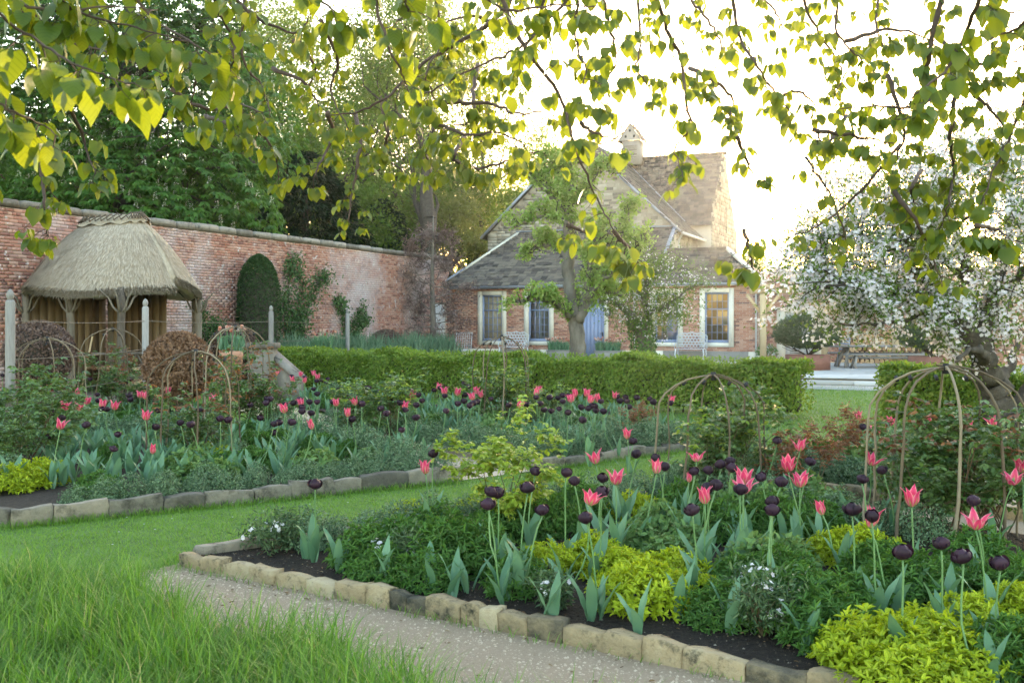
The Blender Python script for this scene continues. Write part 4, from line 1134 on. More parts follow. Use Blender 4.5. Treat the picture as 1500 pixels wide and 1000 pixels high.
tree('beech_tree', 'bright green tree behind the bare wall shrub and cottage hip', 640, 54, 2.5, 4.0, .2, 4, 'spring_pale', 20, .4, (.12, .08), 49, 4, .64, .8, .1)
tree('larch_tree', 'pale feathery tree rising behind the stone house roof', 862, 66, 7, 6.5, .25, 4, 'spring_pale', 7, .3, (.11, .06), 46, 4, .64, .7, .1)
tree('bare_tree', 'sparse sunlit tree behind the terrace wall next to the low sun', 1235, 52, 3.0, 3.4, .14, 4, 'spring_pale', 5, .25, (.09, .06), 47, 4, .66, .65, .12)
tree('holly_tree', 'dense round bush behind the cottage right of the stone house', 1092, 50, 1.6, 2.0, .14, 4, 'appleleaf', 16, .25, (.09, .06), 48, 4, .62, .8, .08)
rgw = np.random.RandomState(77)
for i, (px, d) in enumerate(((-60, 60), (60, 66), (200, 70), (330, 68), (520, 75), (660, 78), (800, 85))):
    tree('woodland_tree', 'distant woodland tree filling the gaps beyond the garden wall', px, d, 3.5, 6.2, .25, 3, 'spring' if i % 2 else 'chestnut', 32, .75, (.26, .18), 60 + i, 5, .66, .8, .08, group='distant woodland trees')

for px, d, sd_, lb in ((430, 58, 91, 'slender leafing tree between the two half-bare trees behind the wall'), (520, 60, 92, 'tall leafing tree above the dark peeping yew'), (575, 57, 93, 'tall leafing tree left of the ivy-clad trunk'), (690, 64, 94, 'tall leafing tree between the ivy-clad trunk and stone gable'), (345, 56, 95, 'tall leafing tree at the right shoulder of the chestnut')):
    tree('ash_tree', lb, px, d, 6.5, 7.2, .22, 4, 'spring', 13, .42, (.15, .10), sd_, 4, .68, .62, .14, group=G)

# ------------------------------------------------------------------ old pear in front of the cottage
def twiglines(m, lines, d, rg):
    pts = []
    for L in lines:
        P = [pt(px, py, d + dd) for px, py, dd, r in L]; R = [r for *_, r in L]
        T = np.linspace(0, len(P) - 1, (len(P) - 1) * 5 + 1); Q = np.stack([np.interp(T, range(len(P)), np.array(P)[:, k]) for k in range(3)], 1)
        K = np.array((.25, .5, .25))
        for _ in range(2): Q[1:-1] = .25 * Q[:-2] + .5 * Q[1:-1] + .25 * Q[2:]
        Q[1:-1] += rg.normal(0, .018, Q[1:-1].shape); rr = np.interp(T, range(len(P)), R)
        m.tube(Q, rr, 8); pts.append((Q, rr))
    return pts
PD = 21.0
t = thing('pear_tree', 'old pear tree with thick grey trunk and knobbly leafy spurs before the blue door', 'tree', (0, 0, 0))
base = pt(848, 540, PD)
lines = [[(848, 585, 0, .40), (848, 540, 0, .35), (846, 500, 0, .31), (841, 450, 0, .30), (833, 410, 0, .27), (831, 360, 0, .23), (836, 310, .1, .20), (838, 285, .2, .16), (833, 250, .3, .09), (842, 225, .3, .05)],
         [(846, 470, 0, .28), (858, 438, -.2, .20), (864, 400, -.3, .16), (866, 366, -.4, .12), (875, 340, -.3, .07), (893, 326, -.2, .04)],
         [(852, 452, 0, .2), (868, 425, -.3, .14), (885, 405, -.5, .11), (905, 396, -.6, .08), (925, 398, -.6, .04)],
         [(858, 440, 0, .16), (878, 428, .3, .11), (895, 425, .4, .09), (915, 436, .5, .04)],
         [(836, 465, 0, .16), (822, 452, -.4, .11), (812, 440, -.7, .10), (788, 436, -.9, .09), (757, 442, -1.1, .055)],
         [(836, 318, .1, .16), (815, 296, -.1, .14), (797, 276, -.2, .12), (770, 256, -.3, .09), (750, 240, -.3, .05)],
         [(838, 300, .2, .13), (858, 288, .2, .10), (868, 262, .2, .08), (884, 246, .2, .05), (908, 254, .1, .03)],
         [(831, 365, 0, .12), (805, 358, .3, .09), (785, 362, .5, .07), (766, 378, .6, .04)],
         [(832, 330, 0, .12), (812, 316, -.5, .09), (785, 318, -.7, .07), (752, 334, -.8, .04)],
         [(866, 368, -.3, .09), (892, 362, -.5, .07), (912, 346, -.6, .05), (922, 318, -.6, .04), (922, 300, -.6, .03)],
         [(835, 300, .2, .09), (815, 285, .6, .06), (818, 255, .8, .04), (806, 232, .8, .03)],
         [(878, 415, -.3, .08), (895, 385, -.2, .06), (925, 372, -.1, .05), (948, 354, 0, .03)],
         [(797, 276, -.2, .06), (800, 250, 0, .05), (796, 228, .1, .03)]]
lines = [[(a, b, c_, r_ * .52) for a, b, c_, r_ in L] for L in lines]
m = MB(); bl = twiglines(m, lines, PD, np.random.RandomState(5)); m.build('trunk', MT['bark'], t, True)
rg = np.random.RandomState(8); tips = []
for i, (Q, rr) in enumerate(bl):
    for q, r_ in zip(Q, rr):
        if r_ < .12 and (i > 0 or q[2] > 3.8):
            for _ in range(3): tips.append((q + rg.normal(0, .06, 3) + np.array((0, 0, .06)), None))
m = MB(); tw = MB()
extra = []
for q, _ in tips:
    if rg.rand() < .55:
        e = q + rg.normal(0, .10, 3) + np.array((0, 0, .08)); tw.tube([q, e], [.014, .006], 4); extra.append((e, None))
shoots = []
for i, (Q, rr) in enumerate(bl):
    for q, r_ in zip(Q[::2], rr[::2]):
        if r_ < .13 and (i > 0 or q[2] > 3.4):
            for _ in range(1): grow(tw, q, nrm(rg.normal(0, .7, 3) + np.array((0, 0, .7))), rg.uniform(.16, .34), .016, 2, 3, rg, shoots, 3, .6, .8, .1)
tag(tw.build('spurs', MT['bark_dark'], t), kind='stuff')
leafy(m, tips + extra + shoots, 7, .055, .08, .05, rg, T_DIA, .1); tag(m.build('crown', MT['pear'], t), kind='stuff')
m = MB(); n = 140; k = rg.rand(n); P = pt(846, 540, PD) * (1 - k[:, None]) + pt(838, 420, PD) * k[:, None] + np.stack([rg.uniform(-.33, .33, n), -.30 - .03 * rg.rand(n), 0 * k], 1)
# blossom crab apple by the wall
CD = 24.0
t = thing('crab_apple_tree', 'small old apple with forked ivy-clad trunk and pale blossom in front of the cottage', 'tree', (0, 0, 0))
lines = [[(948, 575, 0, .36), (946, 525, 0, .30), (942, 495, 0, .28), (938, 478, 0, .26)],
         [(936, 485, 0, .24), (922, 460, -.2, .18), (908, 446, -.3, .12), (895, 437, -.4, .08), (880, 440, -.5, .04)],
         [(940, 482, 0, .22), (950, 462, .2, .16), (944, 440, .3, .13), (946, 415, .3, .10), (968, 395, .3, .07), (995, 384, .3, .04)],
         [(944, 440, .3, .12), (930, 415, .4, .08), (915, 398, .4, .05), (905, 380, .4, .03)],
         [(950, 458, 0, .10), (975, 448, -.4, .07), (1000, 428, -.6, .05), (1032, 412, -.7, .03)],
         [(946, 420, .2, .08), (950, 395, 0, .05), (940, 378, -.1, .03)], [(975, 448, -.4, .05), (985, 460, -.6, .03), (1012, 462, -.7, .02)]]
lines = [[(a, b, c_, r_ * .56) for a, b, c_, r_ in L] for L in lines]
m = MB(); bl = twiglines(m, lines, CD, np.random.RandomState(6)); m.build('trunk', MT['bark'], t, True)
def blossom_clusters(m, C, per, rg, spread=.05, L=.022, mi=0):
    C = np.asarray(C); n = len(C) * per; ctr = np.repeat(C, per, 0) + rg.normal(0, spread, (n, 3)); ax = nrm(ctr - np.repeat(C, per, 0) + np.array((0, -.02, .03)))
    u_ = nrm(np.cross(ax, sph(n, rg))); v_ = np.cross(ax, u_)
    rr = rg.rand(n)
    for k in range(5):
        a = 2 * math.pi * k / 5; D = u_ * math.cos(a) + v_ * math.sin(a) + ax * .45
        m.leaves(ctr, D, ax, L, L * .95, T_DIA, rr, mi)
rg = np.random.RandomState(12); tips = []
for Q, rr in bl[1:]:
    for q, r_ in zip(Q, rr):
        if r_ < .14:
            for _ in range(7): tips.append((q + rg.normal(0, .20, 3) + np.array((0, 0, .05)), None))
tw = MB()
for q, _ in tips:
    if rg.rand() < .5: tw.tube([q, q + rg.normal(0, .12, 3)], .006, 3)
tag(tw.build('twigs', MT['bark_dark'], t), kind='stuff')
m = MB(); leafy(m, tips, 12, .10, .06, .035, rg, T_DIA, .1); tag(m.build('crown', MT['spring'], t), kind='stuff')
m = MB(); blossom_clusters(m, [q + rg.normal(0, .08, 3) for q, _ in tips if rg.rand() < .4], 5, rg, .06, .026); tag(m.build('blossom', MT['blossom'], t), kind='stuff')
m = MB(); n = 900; k = rg.rand(n); P = pt(945, 540, CD) * (1 - k[:, None]) + pt(938, 468, CD) * k[:, None]; a = rg.rand(n) * 6.3
P += np.stack([np.cos(a), np.sin(a), 0 * a], 1) * .3; m.leaves(P, sph(n, rg) + np.array((0, 0, -.5)), np.stack([np.cos(a), np.sin(a), .4 + 0 * a], 1), .07, .06, T_OVAL); tag(m.build('ivy', MT['ivy'], t), kind='stuff')

# ------------------------------------------------------------------ blossoming apple on the right
AD = 12.2
t = thing('apple_tree', 'spreading apple tree smothered in white blossom with dark leaning trunk by the terrace', 'tree', (0, 0, 0))
lines = [[(1480, 700, 0, .25), (1475, 655, 0, .215), (1468, 610, 0, .20), (1458, 565, 0, .185), (1443, 530, -.1, .15), (1425, 498, -.2, .13), (1400, 470, -.3, .09), (1372, 448, -.3, .06), (1330, 425, -.2, .04), (1270, 420, -.1, .025), (1200, 420, -.8, .02)],
         [(1474, 640, .1, .16), (1498, 590, .2, .13), (1525, 540, .3, .12), (1545, 470, .3, .09), (1555, 380, .4, .05)],
         [(1446, 535, 0, .12), (1440, 480, .3, .10), (1425, 420, .5, .08), (1405, 360, .6, .06), (1385, 300, .7, .04), (1365, 250, .8, .02)],
         [(1432, 505, 0, .10), (1455, 440, .1, .08), (1475, 360, .1, .06), (1480, 280, .2, .04), (1470, 215, .2, .02)],
         [(1400, 470, -.3, .08), (1360, 410, -.2, .06), (1310, 365, -.1, .045), (1250, 345, 0, .03), (1190, 345, .1, .015)],
         [(1372, 450, -.3, .035), (1330, 468, -.5, .024), (1285, 476, -.6, .018), (1230, 474, -.7, .01)],
         [(1425, 420, .5, .06), (1370, 370, 1.0, .045), (1320, 320, 1.3, .03), (1280, 270, 1.4, .015)],
         [(1455, 440, .1, .06), (1500, 400, -.6, .04), (1530, 340, -1., .02)], [(1443, 530, -.1, .08), (1440, 520, -.8, .06), (1425, 510, -1.2, .03), (1400, 530, -1.5, .015)],
         [(1460, 560, 0, .08), (1480, 540, .6, .06), (1490, 500, 1.0, .03)]]
m = MB(); bl = twiglines(m, lines, AD, np.random.RandomState(9)); m.build('trunk', MT['bark_dark'], t, True)
AL = np.concatenate([Q for Q, _ in bl[0:1]] + [Q for Q, _ in bl[1:]]); AL = AL[AL[:, 2] > 1.75]
rg = np.random.RandomState(14); C = []
ell = [(1395, 370, 165, 160, 1.5, .34), (1270, 405, 120, 90, 1.1, .22), (1440, 250, 130, 85, 1.2, .14), (1330, 300, 100, 75, 1.2, .10), (1440, 500, 70, 60, .9, .06), (1205, 410, 75, 75, .8, .08), (1265, 470, 80, 40, .8, .06)]
TG = []
while len(TG) < 420:
    e = ell[rg.choice(len(ell), p=[q[5] for q in ell])]; v = np.clip(rg.normal(0, .55, 3), -1.3, 1.3)
    px, py = e[0] + v[0] * e[2], e[1] - v[2] * e[3]
    if py > 555 or (px < 1360 and py > 490 + 30 * rg.rand()): continue
    TG.append(pt(px, py, AD + v[1] * e[4]))
tw = MB()
for c in TG:
    dd = np.linalg.norm(AL - c, axis=1); b = AL[np.argsort(dd)[rg.randint(10)]]; Ln = np.linalg.norm(b - c)
    mid = (b + c) / 2 + rg.normal(0, .10, 3) * min(Ln, 1) + np.array((0, 0, .12 * Ln)); T_ = np.linspace(0, 1, 9)[:, None]
    Q = (1 - T_) ** 2 * b + 2 * T_ * (1 - T_) * mid + T_ ** 2 * c; tw.tube(Q, np.linspace(.013, .003, 9), 4, cap=False)
    k = max(3, int(Ln * 9)); C += [np.array([np.interp(u_, T_[:, 0], Q[:, ax]) for ax in range(3)]) + rg.normal(0, .055, 3) for u_ in np.linspace(.25, 1.0, min(k, 12))]
C = np.array(C)
tag(tw.build('twigs', MT['bark_dark'], t), kind='stuff')
m = MB(); leafy(m, [(c, None) for c in C], 9, .085, .05, .03, rg, T_OVAL, .0); tag(m.build('crown', MT['appleleaf'], t), kind='stuff')
m = MB(); blossom_clusters(m, C, 9, rg, .043, .026); tag(m.build('blossom', MT['blossom'], t), kind='stuff')

# ------------------------------------------------------------------ wall plants
def wallpt(px, py, off=.15):
    k = (px - 750) / FPX; h = HC
    tt = (HC[0] - k * HC[1] + off * (WQ[0] - k * WQ[1])) / (HN[0] - k * HN[1])
    p = HC - HN * tt + WQ * off; p[2] = CH + (HOR - py) / FPX * p[1]; return p
def climber(name, label, stems, mat, per, spr, leaf, seed, rstem=.018):
    rg = np.random.RandomState(seed); p0 = wallpt(*stems[0][0]); p0[2] = 0
    t = thing(name, label, 'climber', p0); m = MB(); tips = []
    for S in stems:
        P = [wallpt(x, y, .1) - p0 for x, y in S]; P = np.array(P); T = np.linspace(0, len(P) - 1, len(P) * 4); Q = np.stack([np.interp(T, range(len(P)), P[:, k]) for k in range(3)], 1)
        m.tube(Q, np.linspace(rstem, rstem * .4, len(Q)), 5)
        tips += [(q, None) for q in Q for _ in range(3)]
    m.build('stems', MT['bark_dark'], t); n = len(tips) * per
    lm = MB(); Cc = np.repeat(np.array([q for q, _ in tips]), per, 0) + rg.normal(0, spr, (n, 3)) * np.array((1, 1, 1))
    off = ((Cc + p0 - HC) @ WQ); Cc += WQ * np.maximum(.06 - off, 0)[:, None]
    lm.leaves(Cc, sph(n, rg) + np.array((0, 0, -.4)), WQ + rg.normal(0, .5, (n, 3)), leaf[0], leaf[1], T_OVAL); tag(lm.build('foliage', MT[mat], t), kind='stuff')
climber('climbing_rose', 'leafy climber spreading up the brick wall right of the yew column', [[(428, 505), (422, 450), (424, 400), (432, 375)], [(432, 505), (440, 450), (445, 410), (425, 390)], [(436, 505), (455, 440), (468, 410), (478, 402)], [(425, 500), (418, 470), (412, 430)], [(440, 500), (430, 470), (440, 455)]], 'climber', 14, .17, (.09, .06), 71)
climber('wall_shrub', 'dark glossy wall shrub trained on the bricks behind the far oak post', [[(512, 508), (505, 470), (500, 445), (492, 440)], [(514, 508), (520, 470), (532, 450)], [(514, 505), (528, 475), (537, 466)]], 'climber', 10, .12, (.11, .07), 72)
climber('wall_rose', 'low climbing rose on the wall behind the thatched shelter rail', [[(300, 500), (298, 470), (290, 445)], [(302, 500), (310, 480), (320, 470)]], 'climber', 10, .14, (.08, .05), 73)
# leafless reddish shrub tree against the wall
rg = np.random.RandomState(75); p0 = wallpt(634, 520, .9); p0[2] = 0
t = thing('bare_wall_tree', 'small leafless tree with fine reddish twigs between the wall and cottage', 'tree', p0)
m = MB(); P = [(0, 0, 0), (.02, 0, 1.5), (-.03, .02, 3), (0, 0, 4.5), (.02, 0, 5.6)]; m.tube(P, [.13, .11, .085, .05, .02], 8); tips = []
for i in range(34):
    z = .9 + 4.3 * i / 34; a = i * 2.4; grow(m, (0, 0, z), nrm(np.array((math.cos(a), math.sin(a) * .5, .05))), (1.15 - .55 * abs(z - 2.2) / 3), .022, 2, 4, rg, tips, 4, .6, .8, .03, .2, .5)
m.build('trunk', MT['bark'], t, True)
m = MB(); n = len(tips) * 5; Cc = np.repeat(np.array([q for q, _ in tips]), 5, 0)[::3]; n = len(Cc); m.leaves(Cc, sph(n, rg), sph(n, rg), .22, .007, T_DIA); tag(m.build('twigs', MT['bare_twig'], t), kind='stuff')

# ------------------------------------------------------------------ terrace furniture
def bench(label, loc, rz):
    t = thing('cast_iron_bench', label, 'bench', loc, rz, 'white cast iron garden benches')
    m = MB()
    for i in range(7): m.box((0, -.20 + i * .06, .44), (1.05, .045, .02))
    m.build('seat', MT['iron_white'], t)
    m = MB()
    def top(x): return .92 + .10 * math.cos(x * 2.4) + .03 * math.cos(x * 18)
    P = [(-.55, .20, .46)] + [(x, .24, top(x)) for x in np.linspace(-.55, .55, 23)] + [(.55, .20, .46)]
    m.tube(P, .016, 6)
    for r_ in range(5):
        for c_ in range(9):
            x = -.48 + c_ * .12 + (.06 if r_ % 2 else 0); z = .54 + r_ * .105
            if z > top(x) - .03 or abs(x) > .53: continue
            a = np.linspace(0, 2 * math.pi, 9); m.tube(np.stack([x + .058 * np.cos(a), .215 + (z - .46) * .05 + 0 * a, z + .055 * np.sin(a)], 1), .012, 5, cap=False)
    m.build('backrest', MT['iron_white'], t)
    for sx in (-1, 1):
        b = MB(); b.tube([(sx * .53, .2, .62), (sx * .55, -.02, .66), (sx * .55, -.2, .62), (sx * .53, -.22, .45)], .018, 6); b.build('armrest', MT['iron_white'], t)
        for sy in (-1, 1):
            b = MB(); b.tube([(sx * .5, sy * .2, .44), (sx * .52, sy * .21, .25), (sx * .49, sy * .2, .12), (sx * .53, sy * .25, .0)], [.028, .02, .018, .024], 6); b.build('leg', MT['iron_white'], t)
    return t
fr_ = HRZ
bench('ornate white cast iron bench under the two right cottage windows', hw(fu(1012, -.5), -.55, .2), fr_)
bench('ornate white cast iron bench under the second cottage window, left of the pear trunk', hw(fu(752, -.6), -.6, .2), fr_)
t = thing('garden_lounger', 'pale lattice metal lounger beside the left end of the cottage', 'lounger', hw(fu(677, -1.3), -1.3, .2), fr_ + .3)
m = MB(); m.box((0, -.1, .32), (.62, .7, .02))
for i in range(8): m.bar((-.3, .25, .33 + i * .085), (.3, .30 + i * .04, .33 + i * .085), .012); m.bar((-.3 + i * .0857, .25, .33), (-.3 + i * .0857, .56, .98), .012)
m.bar((-.31, .25, .33), (-.31, .56, .99), .025); m.bar((.31, .25, .33), (.31, .56, .99), .025); m.bar((-.31, .56, .99), (.31, .56, .99), .025); m.build('backrest', MT['iron_white'], t)
for sx in (-1, 1):
    for sy in (-.4, .25): b = MB(); b.tube([(sx * .29, sy, 0), (sx * .29, sy, .33)], .016, 6); b.build('leg', MT['iron_white'], t)
def tulip_planter(label, name, loc, rz, box, mat, n, h, seed, group=None):
    rg = np.random.RandomState(seed); t = thing(name, label, 'planter', loc, rz, group); m = MB(); sx, sy, sz = box
    if name == 'tulip_pot': m.tube([(0, 0, 0), (0, 0, sz * .85), (0, 0, sz * .86), (0, 0, sz), (0, 0, sz - .01), (0, 0, sz - .05)], [sx * .38, sx * .5, sx * .54, sx * .54, sx * .47, sx * .46], 16)
    else: m.box((0, 0, sz / 2), (sx, sy, sz)); m.box((0, 0, sz + .01), (sx + .05, sy + .05, .03))
    m.build('container', mat, t)
    k = n * 6; P = np.stack([rg.uniform(-sx * .45, sx * .45, k), rg.uniform(-sy * .45, sy * .45, k), np.full(k, sz)], 1)
    m = MB(); m.leaves(P, rg.normal(0, .22, (k, 3)) + np.array((0, 0, 1)), sph(k, rg), h * .85, .05, T_TULIP); tag(m.build('leaves', MT['tulip_leaf'], t), kind='stuff')
    P = np.stack([rg.uniform(-sx * .6, sx * .6, n), rg.uniform(-sy * .6, sy * .6, n), sz + h * rg.uniform(.85, 1.15, n)], 1); m = MB()
    for k in range(5):
        a = k * 1.257; m.leaves(P, np.array((math.cos(a) * .45, math.sin(a) * .45, 1.)), np.array((math.cos(a), math.sin(a), .2)), .075, .065, T_OVAL, rg.rand(n))
    tag(m.build('flowers', MT['pastel'], t), kind='stuff')
    m = MB()
    for p in P: m.tube([(p[0] * .6, p[1] * .6, sz), p], .006, 4)
    tag(m.build('stalks', MT['tulip_stem'], t), kind='stuff')
tulip_planter('stone trough of mixed tulips right of the blue door', 'tulip_trough', hw(fu(890, -.5), -.45, .2), HRZ, (.95, .4, .32), MT['trough'], 34, .42, 1)
tulip_planter('stone trough of mixed tulips half hidden left of the pear trunk', 'tulip_trough', hw(fu(818, -.5), -.45, .2), HRZ, (.85, .4, .32), MT['trough'], 26, .42, 2)
tulip_planter('terracotta pot of pale and dark tulips behind the hedge by the oak post', 'tulip_pot', ((472 - 750) / FPX * 26.5, 26.5, 0.0), 0, (.55, .5, .85), MT['terracotta'], 20, .45, 3)
tulip_planter('terracotta pot of orange and white tulips in front of the yew column', 'tulip_pot', ((339 - 750) / FPX * 19.2, 19.2, 0.0), 0, (.42, .4, 1.05), MT['terracotta'], 14, .38, 4)
for i, (px, py, w, lab) in enumerate(((1183, 541, 1.3, 'left of the trestle table'), (1368, 545, 1.36, 'right of the trestle table'))):
    d = FPX * 1.4 / (py - HOR); x = (px - 750) / FPX * d
    t = thing('steel_planter', 'low round rusted steel planter holding a domed grey-green pine ' + lab, 'planter', (x, d, .2)); m = MB()
    m.tube([(0, 0, 0), (0, 0, .44), (0, 0, .441), (0, 0, .38)], [w / 2, w / 2, w / 2 - .03, w / 2 - .03], 32, cap=True); m.build('steel_ring', MT['corten'], t)
    m = MB(); m.tube([(0, 0, .34), (0, 0, .39)], [w / 2 - .03] * 2, 24); m.build('soil', MT['soil'], t)
    rg = np.random.RandomState(80 + i)
    p = thing('domed_pine', 'mushroom-shaped grey-green pine in the rusted planter ' + lab, 'shrub', (x, d, .585)); m = MB(); tips = []
    for k in range(7): grow(m, (rg.uniform(-.08, .08), rg.uniform(-.08, .08), 0), nrm(np.array((math.cos(k * .9), math.sin(k * .9), .75))), .75, .03, 1, 2, rg, tips, 3, .6, .6, .05)
    m.build('branches', MT['bark_dark'], p, True)
    n = 16000; v = sph(n, rg); v[:, 2] = np.where(v[:, 2] < 0, v[:, 2] * .55, v[:, 2]); lump = 1 + .10 * np.sin(v[:, 0] * 9) * np.sin(v[:, 1] * 8 + v[:, 2] * 6) + .05 * np.sin(v[:, 2] * 17 + v[:, 0] * 13)
    P = v * np.array((.95, .9, .62)) * ((1 - .45 * rg.rand(n) ** 2) * lump)[:, None] + np.array((0, 0, .62)); m = MB()
    m.leaves(P, v + rg.normal(0, .5, (n, 3)), sph(n, rg), .085, .018, T_DIA); tag(m.build('needles', MT['pine'], p), kind='stuff')
# trestle table, benches, chair
td = 31.0; tx0, tx1 = (1213 - 750) / FPX * td, (1372 - 750) / FPX * td; TL = tx1 - tx0
t = thing('trestle_table', 'long weathered trestle table on the terrace in front of the logs', 'table', ((tx0 + tx1) / 2, td, .2))
for j in range(4): b = MB(); b.box((0, -.36 + j * .24, .66), (TL, .23, .05)); b.build('top_board', MT['oak_grey'], t)
for s in (-1, 1):
    for sy in (-1, 1): b = MB(); b.bar((s * TL * .33, sy * .14, .63), (s * TL * .38, sy * .42, .0), .08); b.build('leg', MT['oak_grey'], t)
b = MB(); b.bar((-TL * .33, 0, .3), (TL * .33, 0, .3), .07); b.build('stretcher', MT['oak_grey'], t)
for sgn, lab in ((-1, 'weathered plank bench on the lawn side of the trestle table'), (1, 'weathered plank bench between the trestle table and the logs')):
    t = thing('plank_bench', lab, 'bench', ((tx0 + tx1) / 2, td + sgn * .75, .2)); b = MB(); b.box((0, 0, .42), (TL * .85, .28, .05)); b.build('seat', MT['oak_grey'], t)
    for s in (-1, 1):
        for sy in (-1, 1): b = MB(); b.bar((s * TL * .32, sy * .06, .40), (s * TL * .35, sy * .16, 0), .06); b.build('leg', MT['oak_grey'], t)
t = thing('garden_chair', 'dark blue-grey metal chair at the end of the trestle table', 'chair', ((1228 - 750) / FPX * 31.6, 31.6, .2), -1.2)
m = MB()
for j in range(6): m.box((-.19 + j * .076, 0, .44), (.06, .42, .02))
m.build('seat', MT['lead'], t); m = MB(); m.bar((-.22, .21, .44), (-.22, .28, .92), .025); m.bar((.22, .21, .44), (.22, .28, .92), .025)
for j in range(5): m.bar((-.22, .22 + j * .014, .54 + j * .09), (.22, .22 + j * .014, .54 + j * .09), .012, .05)
m.build('backrest', MT['lead'], t)
for sx in (-1, 1):
    for sy in (-1, 1): b = MB(); b.tube([(sx * .2, sy * .19, .44), (sx * .22, sy * .22, 0)], .013, 6); b.build('leg', MT['lead'], t)
for i, (px, rr, mt, lab) in enumerate(((1117, .16, 'ashlar', 'small pale pot with thin plant beside the oak loggia post'), (1129, .17, 'terracotta', 'small terracotta pot of pale flowers beside the loggia doorway'))):
    p = hw(fu(px, -.9), -.9, .2); t = thing('flower_pot', lab, 'pot', p); m = MB(); m.tube([(0, 0, 0), (0, 0, .2), (0, 0, .205), (0, 0, .25)], [rr * .7, rr * .95, rr, rr], 14); m.build('container', MT[mt], t)
    rg = np.random.RandomState(90 + i); n = 260; P, o = dome_pts(n, .22, .22, .38, .6, rg); P[:, 2] += .24; m = MB(); m.leaves(P, o + sph(n, rg), sph(n, rg), .07, .04, T_OVAL); tag(m.build('foliage', MT['soft'], t), kind='stuff')
    if i: m = MB(); blossom_clusters(m, P[::12], 3, rg, .03, .03); tag(m.build('flowers', MT['white_petal'], t), kind='stuff')
# iris clumps along the back path
rgi = np.random.RandomState(95); IR = []
for v in range(3):
    n = 70; P = np.stack([rgi.uniform(-.3, .3, n), rgi.uniform(-.15, .15, n), 0 * np.ones(n)], 1); m = MB(); m.leaves(P, rgi.normal(0, .2, (n, 3)) + np.array((0, 0, 1)), sph(n, rgi), .75 + .25 * rgi.rand(n), .04, T_TULIP); IR.append(m.mesh('iris_clump', MT['iris']))
for i in range(34):
    px = 418 + i * 7.4; d = 26.2 + (px - 420) * .040 + rgi.uniform(-.8, .8)
    o = link('iris_clump', IR[i % 3], None, ((px - 750) / FPX * d, d, 0.18)); o.scale = [rgi.uniform(.8, 1.15)] * 3; o.rotation_euler = (0, 0, rgi.uniform(0, 6))
    o.location.z = 0
    o.scale.z *= 1.3
    tag(o, 'grey-green sword-leaved iris clump in the border behind the hedge', 'iris', 'iris clumps behind the hedge')

# ------------------------------------------------------------------ border plants (shared meshes)
def mound_mesh(name, mat, rx, h, n, L, W, seed, T=T_OVAL, up=.5, whorl=1):
    rg = np.random.RandomState(seed); m = MB(); k = n // whorl; P, o = dome_pts(k, rx, rx, h, .45, rg)
    P[:, 2] += .01; rr = rg.rand(k)
    for w in range(whorl):
        a = 2 * math.pi * w / whorl; side = nrm(np.cross(o, sph(k, rg))); ax = o + np.array((0, 0, up)); u_ = nrm(np.cross(ax, np.array((.31, .57, .2)))); v_ = nrm(np.cross(ax, u_))
        D = (u_ * math.cos(a) + v_ * math.sin(a)) * (1.0 if whorl > 1 else 0) + o * .6 + rg.normal(0, .35, (k, 3)) + np.array((0, 0, .15))
        m.leaves(P + rg.normal(0, .004, (k, 3)), D, ax + rg.normal(0, .3, (k, 3)), L * (.7 + .6 * rg.rand(k)), W * (.75 + .5 * rg.rand(k)), T, np.clip(rr + rg.normal(0, .12, k), 0, .999))
    return m.mesh(name, MT[mat])
GER = [mound_mesh('germander', 'germander', .19, .27, 2400, .022, .011, 100 + i, T_DIA, .6, 3) for i in range(3)]
MND = [mound_mesh('phlox_mound', 'mound', .27, .25, 1900, .05, .015, 110 + i, T_OVAL, .5, 5) for i in range(3)]
GLD = [mound_mesh('golden_marjoram', 'golden', .24, .19, 2100, .036, .015, 120 + i, T_OVAL, .7, 5) for i in range(3)]
SOF = [mound_mesh('soft_perennial', 'soft', .22, .24, 620, .06, .04, 130 + i, T_OVAL, .3, 3) for i in range(3)]
rgp = np.random.RandomState(140)
FRONT = [(gp(403, 818), 'the corner azalea'), (gp(565, 838), 'the azalea with most white flowers'), (gp(742, 800), 'the yellow-green rose'), (gp(890, 880), 'the golden mounds in mid bed'), (DOMES[5][:2], 'the dome by the lawn strip'),
         (gp(1118, 945), 'the taller azalea'), (gp(1340, 985), 'the largest golden patch'), (DOMES[6][:2], 'the large hazel dome'), (gp(1175, 770), 'the copper-leaved rose')]
REAR = [(DOMES[0][:2], 'the low dome by the grey bush'), (DOMES[1][:2], 'the dome before the shelter'), (DOMES[2][:2], 'the dome before the brown ball'), (DOMES[3][:2], 'the tallest coppery dome'), (DOMES[4][:2], 'the solitary dome before the hedge'),
        (gp(30, 700), 'the golden mound by the edging'), (gp(570, 650), 'the pale leafy rose'), (gp(430, 690), 'the long grey edging stones'), (gp(930, 625), 'the low copper-tinted rose'), (DOMES[6][:2], 'the large hazel dome'), (gp(450, 575), 'the hedge end by the stone pier')]
def near_label(x, y, marks): return min(marks, key=lambda k: (k[0][0] - x) ** 2 + (k[0][1] - y) ** 2)[1]
def plant(meshes, name, label, cat, x, y, s, group, zs=1.0):
    o = link(name, meshes[rgp.randint(len(meshes))], None, (x, y, .045)); o.scale = (s, s, s * zs * rgp.uniform(.9, 1.1)); o.rotation_euler = (rgp.uniform(-.06, .06), rgp.uniform(-.06, .06), rgp.uniform(0, 6.3))
    front = 'front bed' in label; lb = label
    for cut in (' of the ', ' in the ', ' among ', ' beside ', ' at the ', ' behind '): lb = lb.split(cut)[0]
    lb += ' nearest ' + near_label(x, y, FRONT if front else REAR) + (', front bed' if front else '')
    return tag(o, lb, cat, lb)
